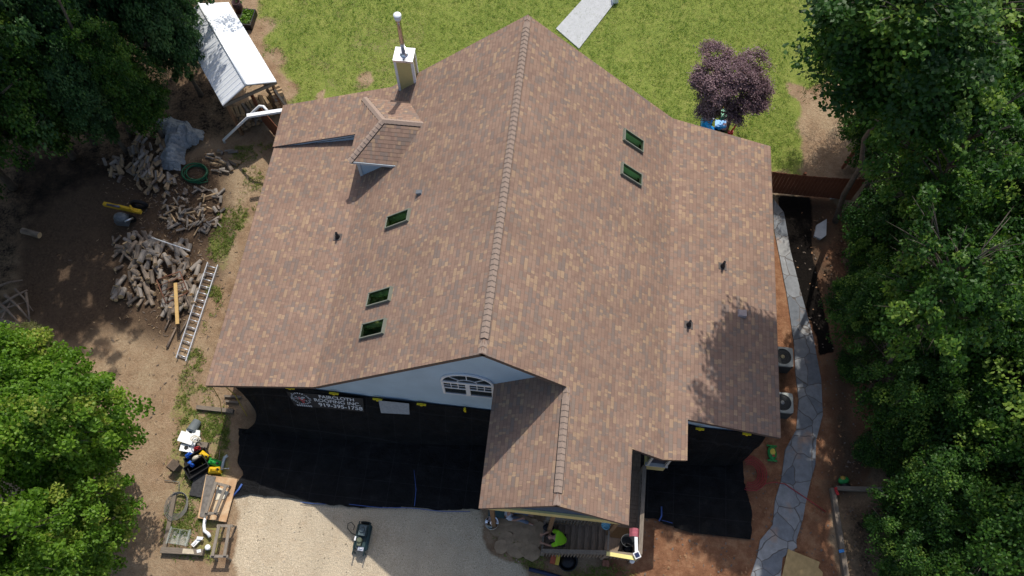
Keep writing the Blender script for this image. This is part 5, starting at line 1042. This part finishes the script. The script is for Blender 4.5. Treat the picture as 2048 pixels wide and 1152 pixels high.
b = MB(); b.beam(P(385, 1092, .1), P(401, 1076, .1), .14, .07); b.beam(P(394, 1076, .16), P(406, 1077, .16), .10, .06); b.beam(P(386, 1089, .15), P(392, 1083, .15), .05, .05, 0); tag(b.build('white_trim_scrap', WHITE), 'bent white metal scrap beside the plastic bin', 'scrap')
q = P(419, 1096, 0); b = MB(); b.lathe((q.x, q.y, 0), [(.07, 0), (.09, .14), (.1, .2), (.07, .22), (.03, .22)], 12); tag(b.build('white_pot', FOAM), 'small white pot left of the lower sawhorse', 'pot')
b = MB(); q = P(358, 1008, 0)
for k in range(6): b.tube([(q.x + (.28 + .03 * k) * math.cos(t * .25 + k) * .95, q.y + (.36 + .026 * k) * math.sin(t * .25 + k) - .02 * k, .04 + .03 * k + .012 * math.sin(t * 1.3)) for t in range(25)], .011, 6, closed=True)
b.tube([(q.x - .1, q.y + .45, .1), (q.x - .2, q.y + .75, .04), (q.x - .75, q.y + .75, .03)], .016, 6); tag(b.build('grey_cable_coil', mk('grey_cable', (.17, .165, .15), .6, .1)), 'coiled grey cable lying on the weeds', 'cable')
CL = NT('clear_plastic'); CLM = CL.fin((.55, .60, .55), .25, 0, .5); CL.b.inputs['Alpha'].default_value = .24; q = P(362, 1075, 0); b = MB(Matrix.Translation(q) @ Matrix.Rotation(-.03, 4, 'Z'))
for x0, x1, y0, y1, z0, z1 in ((-.32, .32, -.25, .25, 0, .02), (-.32, -.3, -.25, .25, .02, .26), (.3, .32, -.25, .25, .02, .26), (-.3, .3, -.25, -.23, .02, .26), (-.3, .3, .23, .25, .02, .26), (-.36, -.32, -.29, .29, .24, .27), (.32, .36, -.29, .29, .24, .27), (-.02, .02, -.23, .23, .02, .24)): b.b3(x0, x1, y0, y1, z0, z1)
tag(b.build('clear_bin', CLM), 'clear plastic storage bin in the weedy bed', 'bin')
board('white_scrap', [(366, 1097), (386, 1099), (388, 1108), (364, 1107)], .24, .02, mk('tan_scrap', (.52, .45, .33), .8, .2), 'tan scrap lying on the bottom timber', 'scrap'); board('white_scrap', [(393, 1100), (401, 1098), (402, 1104), (394, 1106)], .24, .02, FOAM, 'small white scrap on the right end of the bottom timber', 'scrap')
b = MB(); b.tube([P(437, 925, .05), P(440, 900, .06)], .02, 6); tag(b.build('wooden_stick', BRM), 'thin wooden stick behind the green jug', 'stick'); b = MB(); b.tube([P(442, 937, .2), P(457, 937, .2)], .014, 6); b.ell(P(457, 937, .2), (.03, .03, .03)); tag(b.build('metal_rod', METAL), 'thin metal rod right of the bright yellow jug', 'rod')

# compressor on the gravel
q = P(727, 1080, 0); CMP = thing('air_compressor', 'dark green wheelbarrow air compressor standing on the gravel', 'compressor', q); DG = mk('dark_teal_paint', (.022, .05, .055), .4, .15); R = Matrix.Translation((q.x, q.y + .05, 0)) @ Matrix.Rotation(rad(-2), 4, 'Z')
for x in (-.17, .17): b = MB(R); b.tube([(x, -.42, .24), (x, -.38, .25), (x, .4, .25), (x, .44, .24)], [.05, .095, .095, .05], 12); b.build('tank', DG, CMP)
b = MB(R); b.tube([(-.19, -.62, .42), (-.19, .5, .4), (.19, .5, .4), (.19, -.62, .42)], .022, 8); b.b3(-.16, .16, -.35, .42, .34, .37); b.build('frame', DG, CMP)
b = MB(R); b.b3(-.11, .13, .02, .36, .37, .62); b.lathe((0, .2, .62), [(.1, 0), (.08, .05)], 12); b.build('engine', mk('engine_teal', (.07, .10, .11), .4, .3, 14), CMP); b = MB(R); b.lathe((-.03, -.14, .37), [(.10, 0), (.1, .2), (.06, .24)], 10); b.box((-.02, -.26, .46), (.13, .1, .18)); b.build('pump', mk('pump_olive', (.10, .115, .075), .5, .3, 16), CMP)
b = MB(R); b.tube([(.0 + .14 * math.cos(k * .4), .50, .16 + .14 * math.sin(k * .4)) for k in range(16)], .045, 8, 0, True, None, True); b.build('wheel', TYRE, CMP); b = MB(R); b.b3(-.22, -.17, -.16, -.02, .40, .5); b.build('white_plate', WHITE, CMP)
b = MB(R); b.box((.06, -.4, .4), (.2, .12, .12)); b.tube([(-.12, -.36, .42), (.0, -.45, .44), (.1, -.38, .5)], .018, 6); b.build('regulator', METAL, CMP)
for x in (-.19, .19): b = MB(R); b.beam((x, -.5, .4), (x, -.52, 0), .04, .04); b.build('leg', DG, CMP)
b = MB(); b.tube([P(713, 1071, .1), P(703, 1066, .03), P(695, 1056, .03), P(696, 1047, .03), P(703, 1044, .03), P(709, 1052, .03), P(707, 1060, .03)], .013, 6); b.build('hose', BLKP, CMP)

# ------------------------------------------------------------------ in front of the porch
FS = mk('brown_flagstone', (.34, .24, .15), .9, .25, 4, bump=.4, bscale=14); r2 = random.Random(12)
PT = [(1000, 1058, 22, 14), (1030, 1052, 24, 13), (1062, 1050, 20, 14), (1012, 1078, 18, 14), (1046, 1074, 26, 16), (1072, 1078, 16, 18), (1034, 1100, 22, 14), (1062, 1106, 20, 14), (1003, 1094, 14, 12), (1080, 1060, 10, 14), (1010, 1040, 18, 10), (1045, 1038, 16, 8)]
for i, (px, py, a, c) in enumerate(PT):
    q = P(px, py); n = 8; b = MB(); pts = [(q.x + a / 56 * math.cos(k * 2 * math.pi / n + .2) * r2.uniform(.8, 1.1), q.y + c / 48 * math.sin(k * 2 * math.pi / n + .2) * r2.uniform(.8, 1.1)) for k in range(n)]; b.prism(pts, -.03, .030 + .004 * i); tag(b.build('flagstone', FS), 'irregular brown flagstone in the patio at the foot of the stairs', 'flagstone', 'brown patio flagstones')
q = P(984, 1050, 0); BB = thing('bird_bath', 'shiny metal bowl on a wooden barrel beside the porch post', 'bowl', q); b = MB(); b.lathe((q.x, q.y, 0), [(.18, 0), (.21, .2), (.19, .42)], 16); b.build('barrel', mk('barrel_wood', (.30, .21, .12), .8, .2), BB); b = MB(); b.lathe((q.x, q.y, .42), [(.08, 0), (.19, .05), (.225, .1), (.235, .1), (.2, .06), (.06, .03)], 20); b.build('bowl', mk('polished_steel', (.75, .77, .8), .08, .03, metal=1), BB)
board('brick_slab', [(979, 1034), (997, 1041), (994, 1046), (977, 1040)], .5, .06, mk('pinkish_stone', (.33, .27, .26), .85, .2), 'narrow pinkish slab behind the shiny metal bowl', 'slab')
q = P(994, 1026, 0); b = MB(); b.hexa([(q.x - .2, q.y - .15, 0), (q.x + .2, q.y - .15, 0), (q.x + .2, q.y + .15, 0), (q.x - .2, q.y + .15, 0)], [(q.x - .25, q.y - .2, .45), (q.x + .25, q.y - .2, .45), (q.x + .25, q.y + .2, .45), (q.x - .25, q.y + .2, .45)]); b.box((q.x, q.y, .47), (.56, .46, .04)); tag(b.build('teal_bin', mk('teal_bin', (.03, .075, .08), .45, .15)), 'dark teal bin under the porch edge behind the post', 'bin')
q = P(1110, 1119, 0); BX = thing('red_yellow_box', 'low red and yellow box beside the stair foot', 'box', q); R = Matrix.Translation(q) @ Matrix.Rotation(-.12, 4, 'Z'); b = MB(R); b.b3(-.16, .02, -.17, .17, 0, .3); b.build('red_half', mk('red_box', (.42, .10, .05), .6, .15), BX); b = MB(R); b.b3(.021, .15, -.17, .17, 0, .33); b.build('yellow_half', mk('yellow_box', (.62, .46, .06), .6, .1), BX)
q = P(1135, 1123, 0); b = MB(); b.lathe((q.x, q.y, 0), [(.30, 0), (.33, .12), (.35, .16), (.31, .16), (.28, .05), (.02, .05)], 24); b.ell((q.x, q.y, .08), (.26, .24, .1)); tag(b.build('black_tub', BLKP), 'round black tub below the stair railing', 'tub')
q = P(1211, 1127, 0); b = MB(); b.box((q.x - .06, q.y, .06), (.11, .2, .12)); b.box((q.x + .06, q.y, .05), (.11, .2, .1)); tag(b.build('brick', mk('red_brick', (.30, .13, .08), .9, .2)), 'pair of red bricks on the grass below the landing', 'brick')
b = MB(); b.tube([P(1058, 1138, .06), P(1090, 1146, .06), P(1125, 1156, .06)], .07, 10); tag(b.build('blue_pipe', mk('navy_pipe', (.018, .028, .07), .5, .15)), 'dark navy pipe on the grass at the bottom edge', 'pipe')

# ------------------------------------------------------------------ right side of the house
ACM = mk('ac_grey', (.30, .32, .30), .5, .08); 
for cx, cy, lab in ((10.55, 4.13, 'air conditioner unit with a beige fan beside the path, the farther one'), (10.48, 2.33, 'air conditioner unit at the nearer corner of the house')):
    T = thing('air_conditioner', lab, 'air conditioner', (cx, cy, 0), 'air conditioners beside the house'); h = .8; b = MB(); b.box((cx, cy, .4), (.74, .74, .74)); b.build('grille', mk('ac_dark_grille', (.05, .055, .055), .6, .2), T)
    b = MB(); n = 24; o_ = [(cx + .38 * max(-1, min(1, 1.35 * math.cos(2 * math.pi * k / n))), cy + .38 * max(-1, min(1, 1.35 * math.sin(2 * math.pi * k / n)))) for k in range(n)]; i_ = [(cx + .31 * math.cos(2 * math.pi * k / n), cy + .31 * math.sin(2 * math.pi * k / n)) for k in range(n)]
    for k in range(n):
        k2 = (k + 1) % n; b.poly([(*o_[k], h), (*o_[k2], h), (*i_[k2], h), (*i_[k], h)]); b.poly([(*o_[k], h - .1), (*o_[k2], h - .1), (*o_[k2], h), (*o_[k], h)]); b.poly([(*i_[k], h - .12), (*i_[k2], h - .12), (*i_[k2], h), (*i_[k], h)])
    b.build('top', ACM, T); b = MB()
    for k in range(4):
        a = k * math.pi / 2 + .4; b.poly([(cx + .05 * math.cos(a - .5), cy + .05 * math.sin(a - .5), .76), (cx + .29 * math.cos(a - .35), cy + .29 * math.sin(a - .35), .74), (cx + .29 * math.cos(a + .35), cy + .29 * math.sin(a + .35), .77), (cx + .05 * math.cos(a + .5), cy + .05 * math.sin(a + .5), .77)])
    b.lathe((cx, cy, .72), [(.08, 0), (.08, .06), (.04, .07)], 14); b.build('fan', mk('fan_beige' if cy > 3 else 'fan_grey', (.35, .30, .17) if cy > 3 else (.25, .26, .25), .5, .15), T)
    b = MB()
    for rr_ in (.1, .17, .24, .3): b.tube([(cx + rr_ * math.cos(k * .3142), cy + rr_ * math.sin(k * .3142), .80) for k in range(20)], .006, 4, 0, True, None, True)
    b.build('guard', MARKB, T)
SLB = mk('pale_stone', (.52, .53, .53), .85, .12, 4, bump=.2)
def slabstone(px, z, label): b = MB(); b.prism(GP(px), -.02, z); tag(b.build('stone_slab', SLB), label, 'stone slab')
slabstone([(1652, 440), (1651, 472), (1640, 480), (1627, 474), (1632, 452)], .09, 'pale pointed stone slab lying on the soil right of the mulch'); slabstone([(1662, 388), (1690, 386), (1700, 395), (1660, 398)], .08, 'grey stone slab at the foot of the fence under the trees')
BGR = mk('bag_green', (.02, .22, .05), .45, .15); BYE = mk('bag_yellow', (.62, .50, .08), .5, .2, 18)
q = P(1543, 907, 0); T = thing('soil_bag', 'green soil bag with yellow label on the clay by the netting', 'bag', q); b = MB(); b.ell((q.x, q.y, .07), (.17, .27, .08), 0, 16, 8, .05); b.b3(q.x - .18, q.x + .18, q.y + .24, q.y + .30, .03, .07); b.b3(q.x - .17, q.x + .18, q.y - .30, q.y - .24, .03, .07); b.build('bag', BGR, T)
b = MB(); b.ell((q.x + .005, q.y + .02, .095), (.12, .17, .07), 0, 12, 6); b.build('label_patch', BYE, T); b = MB(); b.ell((q.x + .03, q.y - .1, .11), (.07, .06, .055), 0, 10, 6); b.build('red_patch', mk('bag_red', (.35, .07, .04), .5, .2), T)
q = P(1685, 962, 0); T = thing('soil_bag', 'crumpled green and black soil bag behind the garden timber corner', 'bag', q); b = MB(); b.ell((q.x, q.y, .1), (.21, .14, .12), 0, 14, 8, .3); b.build('bag', BGR, T); b = MB(); b.ell((q.x + .07, q.y - .17, .08), (.17, .12, .1), 0, 14, 8); b.build('black_end', BLKP, T); b = MB(); b.ell((q.x - .04, q.y + .06, .15), (.1, .09, .1), 0, 12, 6); b.build('label_patch', mk('bag_orange', (.42, .27, .05), .5, .2), T)
RH = mk('red_hose', (.33, .035, .04), .45, .15); b = MB(); q = P(1498, 943, .05)
for k in range(5): b.tube([(q.x + (.30 + .075 * k) * math.cos(-1.9 + t * .15), q.y - .08 + (.34 + .07 * k) * math.sin(-1.9 + t * .15), .13 + .015 * (k % 3) + .02 * math.sin(t * .7 + k)) for t in range(27)], .019, 6)
tag(b.build('red_hose', RH), 'coiled red air hose at the edge of the black netting', 'hose')
b = MB(); b.tube([P(1512, 982, .03), P(1530, 968, .03), P(1548, 964, .05), P(1570, 968, .06), P(1595, 985, .06), P(1625, 1005, .03), P(1652, 1024, .03)], .018, 6); tag(b.build('red_hose', RH), 'red air hose crossing the flagstone path', 'hose')
timber((1662, 978), (1690, 1160), .12, 'long weathered timber edging the bed at the lower right', .17, .2, TIMY); timber((1668, 978), (1765, 981), .12, 'weathered timber forming the back edge of the lower right bed', .15, .18)
b = MB(); b.beam(P(1671, 979, .26), P(1676, 990, .26), .08, .06); b.beam(P(1669, 977, .28), P(1674, 976, .28), .06, .06); tag(b.build('red_tool', RP), 'red tool lying on the corner of the garden timbers', 'tool')
board('blue_paper', [(1677, 1100), (1687, 1098), (1689, 1104), (1679, 1106)], .24, .01, mk('blue_paper', (.08, .30, .68), .7, .2), 'bright blue paper on the long garden timber', 'paper')
PLY2 = mk('plywood_clean', (.42, .29, .13), .8, .2, 5); board('plywood_sheet', [(1576, 1098), (1640, 1124), (1622, 1180), (1560, 1170)], .09, .025, PLY2, 'tan plywood sheet lying on the path at the bottom edge', 'plywood')
board('plywood_sheet', [(1632, 1130), (1646, 1145), (1640, 1185), (1618, 1185)], .06, .025, PLY2, 'smaller plywood piece under the tan plywood sheet', 'plywood')

# ------------------------------------------------------------------ toys and things on the back lawn
SKB = mk('toy_blue', (.02, .30, .72), .35, .1); q = P(1424, 254, 0)
T = thing('toy_slide', 'bright blue plastic toy slide behind the roof edge', 'toy', q); b = MB(); b.beam(P(1414, 252, .7), P(1432, 262, .1), .36, .05); b.build('chute', SKB, T); b = MB(); b.b3(q.x - .5, q.x - .1, q.y - .12, q.y + .3, 0, .66); b.build('tower', SKB, T)
q = P(1418, 241, 0); T = thing('toy_chair', 'white plastic toy chair beside the blue slide', 'toy', q); b = MB(); b.box((q.x, q.y, .3), (.34, .32, .05)); b.build('seat', FOAM, T); b = MB(); b.box((q.x, q.y + .16, .5), (.34, .04, .4)); b.build('backrest', FOAM, T)
for x, y in ((-1, -1), (1, -1), (1, 1), (-1, 1)): b = MB(); b.box((q.x + x * .14, q.y + y * .13, .14), (.04, .04, .28)); b.build('leg', FOAM, T)
q = P(1447, 254, .2); b = MB(); b.ell((q.x, q.y, .22), (.2, .16, .2)); b.ell((q.x + .14, q.y + .22, .28), (.16, .14, .14)); tag(b.build('mauve_cushion', mk('mauve_fabric', (.34, .24, .28), .85, .15)), 'mauve cushion under the purple maple', 'cushion')
q = P(1437, 258, 0); T = thing('toy_cart', 'small blue and grey toy cart by the roof edge', 'toy', q); b = MB(); b.hexa([(q.x - .18, q.y - .13, .1), (q.x + .18, q.y - .13, .1), (q.x + .18, q.y + .13, .1), (q.x - .18, q.y + .13, .1)], [(q.x - .24, q.y - .18, .4), (q.x + .24, q.y - .18, .4), (q.x + .24, q.y + .18, .4), (q.x - .24, q.y + .18, .4)]); b.build('tub', SKB, T)
for x in (-.15, .15): b = MB(); b.tube([(q.x + x, q.y - .17, .1), (q.x + x, q.y - .12, .1)], .1, 12); b.build('wheel', TYRE, T)
b = MB(); b.tube([P(1462, 264, .3), P(1468, 256, .5), P(1472, 250, .9)], .04, 8); b.box(P(1461, 265, .2), (.22, .14, .14)); tag(b.build('red_toy_mower', RP), 'red toy push mower right of the mauve cushion', 'toy')
q = P(1446, 232, 0); T = thing('toy_bench', 'green plastic toy bench under the purple maple', 'toy', q); b = MB(); b.box((q.x, q.y, .28), (.3, .55, .05)); b.build('seat', mk('toy_green', (.10, .36, .22), .45, .1), T)
for y in (-.2, .2): b = MB(); b.box((q.x, q.y + y, .13), (.26, .05, .25)); b.build('leg', mk('toy_green', (.10, .36, .22)), T)
q = P(1438, 220, 0); b = MB(); b.lathe((q.x, q.y, 0), [(.1, 0), (.2, .1), (.22, .3), (.15, .36), (.05, .36)], 14); tag(b.build('yellow_bucket', YP), 'yellow bucket under the purple maple', 'bucket')
b = MB(); q = P(1417, 211, .2); b.ell((q.x, q.y, .2), (.17, .17, .17)); tag(b.build('orange_ball', mk('orange_plastic', (.62, .16, .03), .4, .1)), 'orange ball at the left under the purple maple', 'ball')
q = P(498, 44, 0); T = thing('plant_box', 'black box of green plants beside the shed roof', 'planter', q); b = MB(); 
for x0, x1, y0, y1 in ((-.3, .3, -.5, -.45), (-.3, .3, .45, .5), (-.3, -.26, -.45, .45), (.26, .3, -.45, .45)): b.b3(q.x + x0, q.x + x1, q.y + y0, q.y + y1, 0, .35)
b.build('box', BLKP, T); c = np.array(q) + np.concatenate([RNG.uniform(-.25, .25, (260, 1)), RNG.uniform(-.42, .42, (260, 1)), RNG.uniform(.2, .45, (260, 1))], 1); nn = RNG.normal(size=(260, 3)) * .5 + np.array([0, 0, .8]); nn /= np.linalg.norm(nn, axis=1, keepdims=True)
me = leaves_mesh('plants', c - np.array(q), nn, .14, .06, RNG.uniform(0, .8, 260), LM_MAPLE); o = bpy.data.objects.new('plants', me); COL.objects.link(o); o.parent = T
q = P(479, 22, 0); b = MB(); b.lathe((q.x, q.y, 0), [(.2, 0), (.23, .3), (.21, .6), (.18, .6), (.16, .1)], 14); tag(b.build('dark_barrel', mk('dark_red_barrel', (.06, .03, .03), .6, .2)), 'small dark barrel at the back corner of the shed', 'barrel')
q = P(1229, 3, 0); b = MB(); b.box((q.x, q.y, .15), (.3, .3, .3), .4, 0, .8); b.ell((q.x, q.y, .33), (.15, .15, .1)); tag(b.build('white_garden_light', FOAM), 'small white block beside the far end of the concrete walk', 'block')

# ------------------------------------------------------------------ people
SKIN = mk('skin', (.42, .235, .165), .6, .08, 10); HAIRM = mk('dark_hair', (.012, .010, .009), .6, .2); LIME = mk('lime_shirt', (.33, .78, .03), .75, .06, 8); SHORT = mk('dark_trousers', (.02, .022, .028), .85, .15); WSH = mk('pale_shirt', (.50, .52, .56), .8, .06); JEAN = mk('grey_jeans', (.16, .19, .25), .85, .15); SHOE = mk('grey_shoe', (.25, .27, .31), .7, .15)
def skinmesh(name, verts, edges, radii, m, parent, root=0, sub=2):
    o0 = Vector(parent['_w']); me = bpy.data.meshes.new(name); me.from_pydata([Vector(v) - o0 for v in verts], edges, []); o = bpy.data.objects.new(name, me); COL.objects.link(o); o.parent = parent
    md = o.modifiers.new('skin', 'SKIN'); md.use_smooth_shade = True
    for i, sv in enumerate(me.skin_vertices[0].data):
        r = radii[i]; sv.radius = (r, r) if not isinstance(r, tuple) else r; sv.use_root = (i == root)
    s = o.modifiers.new('sub', 'SUBSURF'); s.levels = 1; s.render_levels = sub; me.materials.append(m); return o
def person(label, base, F, S, J, shirt, trousers, group=None, cap=None):
    """J: joints in metres in (forward, side, up) from base"""
    T = thing('person', label, 'person', base, group); F, S = Vector(F), Vector(S); W_ = lambda p: Vector(base) + F * p[0] + S * p[1] + Vector((0, 0, p[2])); j = {k: W_(v) for k, v in J.items()}
    names = ['pel', 'spi', 'che', 'nec', 'hed', 'shL', 'elL', 'wrL', 'haL', 'shR', 'elR', 'wrR', 'haR', 'hiL', 'knL', 'anL', 'toL', 'hiR', 'knR', 'anR', 'toR']
    rd = dict(pel=.13, spi=.125, che=.145, nec=.055, hed=.06, sh=.068, el=.043, wr=.03, ha=.034, hi=.09, kn=.06, an=.042, to=.035); idx = {n: i for i, n in enumerate(names)}
    E = [('pel', 'spi'), ('spi', 'che'), ('che', 'nec'), ('nec', 'hed')]
    for s in 'LR': E += [('che', 'sh' + s), ('sh' + s, 'el' + s), ('el' + s, 'wr' + s), ('wr' + s, 'ha' + s), ('pel', 'hi' + s), ('hi' + s, 'kn' + s), ('kn' + s, 'an' + s), ('an' + s, 'to' + s)]
    V = [j[n] for n in names]; R = [rd.get(n, rd.get(n[:2])) for n in names]; ED = [(idx[a], idx[b]) for a, b in E]
    for s in 'LR':   # five short fingers per hand
        h, wv = j['ha' + s], (j['ha' + s] - j['wr' + s]).normalized(); sd = wv.cross(Vector((0, 0, 1))); sd = sd.normalized() if sd.length > .1 else F
        for k, (o_, l) in enumerate(((-.035, .045), (-.012, .06), (.012, .065), (.034, .055), (.05, .03))):
            a = len(V); V += [h + sd * o_ + wv * .03, h + sd * (o_ * 1.3) + wv * (.03 + l) - Vector((0, 0, .02))]; R += [.011, .008]; ED += [(idx['ha' + s], a), (a, a + 1)]
    skinmesh('body', V, ED, R, SKIN, T)
    hd = j['hed'] + (j['hed'] - j['nec']).normalized() * .09; up = (j['hed'] - j['nec']).normalized(); fw = (F - up * F.dot(up)).normalized(); M = Matrix(((fw.x, S.x, up.x, hd.x), (fw.y, S.y, up.y, hd.y), (fw.z, S.z, up.z, hd.z), (0, 0, 0, 1)))
    b = MB(M); b.ell((0, 0, 0), (.10, .078, .125), 0, 18, 12); b.ell((.10, 0, -.01), (.02, .015, .025), 0, 8, 6); b.ell((.03, .08, -.01), (.022, .012, .032), 0, 8, 6); b.ell((.03, -.08, -.01), (.022, .012, .032), 0, 8, 6); b.ell((.075, .03, .02), (.012, .014, .009), 1, 8, 6); b.ell((.075, -.03, .02), (.012, .014, .009), 1, 8, 6); b.ell((.085, 0, -.06), (.012, .028, .009), 2, 8, 6); b.build('head', [SKIN, HAIRM, mk('lip', (.32, .13, .11), .6, .05)], T)
    b = MB(M); b.ell((-.016, 0, .03), (.104, .088, .112), 0, 16, 10)
    if cap: b.ell((.09, 0, .055), (.075, .07, .012), 0, 14, 6)
    b.build('cap' if cap else 'hair', cap or HAIRM, T)
    sl = {n: j[n] for n in ('pel', 'spi', 'che', 'nec', 'shL', 'shR', 'elL', 'elR')}
    vv = [sl['pel'] + (sl['spi'] - sl['pel']) * .1, sl['spi'], sl['che'], sl['che'].lerp(sl['nec'], .6), sl['shL'], sl['shL'].lerp(sl['elL'], .75), sl['shR'], sl['shR'].lerp(sl['elR'], .75)]
    skinmesh('shirt', vv, [(0, 1), (1, 2), (2, 3), (2, 4), (4, 5), (2, 6), (6, 7)], [.15, .148, .168, .075, .092, .07, .092, .07], shirt, T)
    vv = [j['pel'], j['hiL'], j['knL'], j['knL'].lerp(j['anL'], .9 if trousers is JEAN else .2), j['hiR'], j['knR'], j['knR'].lerp(j['anR'], .9 if trousers is JEAN else .2)]
    skinmesh('trousers', vv, [(0, 1), (1, 2), (2, 3), (0, 4), (4, 5), (5, 6)], [.145, .108, .078, .066, .108, .078, .066], trousers, T)
    for s in 'LR': skinmesh('shoe', [j['an' + s] - Vector((0, 0, .03)), j['an' + s].lerp(j['to' + s], .5) - Vector((0, 0, .02)), j['to' + s]], [(0, 1), (1, 2)], [.05, .048, .04], SHOE, T, 0, 1)
J1 = dict(pel=(0, 0, .62), spi=(.05, 0, .82), che=(.22, 0, 1.02), nec=(.36, 0, 1.07), hed=(.42, 0, 1.06), shL=(.24, .2, 1.02), shR=(.24, -.2, 1.02), elL=(.46, .25, .84), elR=(.48, -.24, .86), wrL=(.66, .20, .76), wrR=(.68, -.12, .78), haL=(.74, .18, .74), haR=(.75, -.08, .76), hiL=(.05, .1, .6), hiR=(.05, -.1, .6), knL=(.43, .17, .62), knR=(.43, -.15, .62), anL=(.46, .16, .24), anR=(.46, -.14, .24), toL=(.62, .18, .17), toR=(.62, -.16, .17))
person('person in a lime green shirt sitting bent forward on the porch stairs', (2.95, -3.36, .0), (-1, .02, 0), (-.02, -1, 0), J1, LIME, SHORT, None, mk('black_cap', (.012, .012, .014), .7, .2))
J2 = dict(pel=(0, 0, .32), spi=(-.02, 0, .5), che=(.02, 0, .74), nec=(.06, 0, .92), hed=(.1, 0, .98), shL=(.02, .18, .8), shR=(.02, -.18, .8), elL=(.2, .26, .58), elR=(.22, -.22, .58), wrL=(.42, .2, .55), wrR=(.44, -.12, .55), haL=(.5, .17, .54), haR=(.52, -.08, .54), hiL=(.04, .1, .3), hiR=(.04, -.1, .3), knL=(.42, .14, .42), knR=(.44, -.12, .4), anL=(.72, .14, .1), anR=(.78, -.14, .1), toL=(.88, .15, .1), toR=(.94, -.16, .1))
q = P(1016, 1031, .6); STL = thing('wooden_stool', 'low wooden seat under the porch roof', 'stool', (q.x, q.y + .1, 0)); b = MB(); b.box((q.x, q.y + .1, .2), (.34, .34, .04)); b.build('seat', DECK, STL)
for x, y in ((-1, -1), (1, -1), (1, 1), (-1, 1)): b = MB(); b.box((q.x + x * .13, q.y + .1 + y * .13, .09), (.045, .045, .18)); b.build('leg', DECK, STL)
person('person in a pale shirt sitting in the shade under the porch edge', (q.x, q.y + .1, 0), (1, -.08, 0), (.08, 1, 0), J2, WSH, JEAN)
q = P(1097, 1055, .5); b = MB(); b.ell((q.x, q.y, .46), (.2, .13, .12)); b.ell((q.x + .02, q.y, .56), (.13, .09, .07)); b.tube([(q.x - .12, q.y, .54), (q.x - .1, q.y - .04, .66), (q.x + .1, q.y - .04, .66), (q.x + .12, q.y, .54)], .015, 6); tag(b.build('black_bag', mk('black_fabric', (.013, .014, .02), .75, .2)), 'black bag lying on the stairs behind the lime shirted person', 'bag')

b = MB(); rr = random.Random(8)   # loose stones, leaves and twigs on the gravel drive
for k in range(420):
    c = P(rr.uniform(480, 1060), rr.uniform(1015, 1180)); l = rr.uniform(.012, .034); b.box((c.x, c.y, .008), (l, l * rr.uniform(.5, 1), rr.uniform(.012, .03)), rr.uniform(0, 6), rr.choice((0, 0, 1, 2)), .7)
tag(b.build('loose_stones', [mk('pale_pebble', (.55, .50, .42), .9, .2), mk('brown_pebble', (.24, .17, .11), .9, .3), mk('dark_pebble', (.20, .18, .14), .9, .3)], None, (0, 0, 0)), kind='stuff')
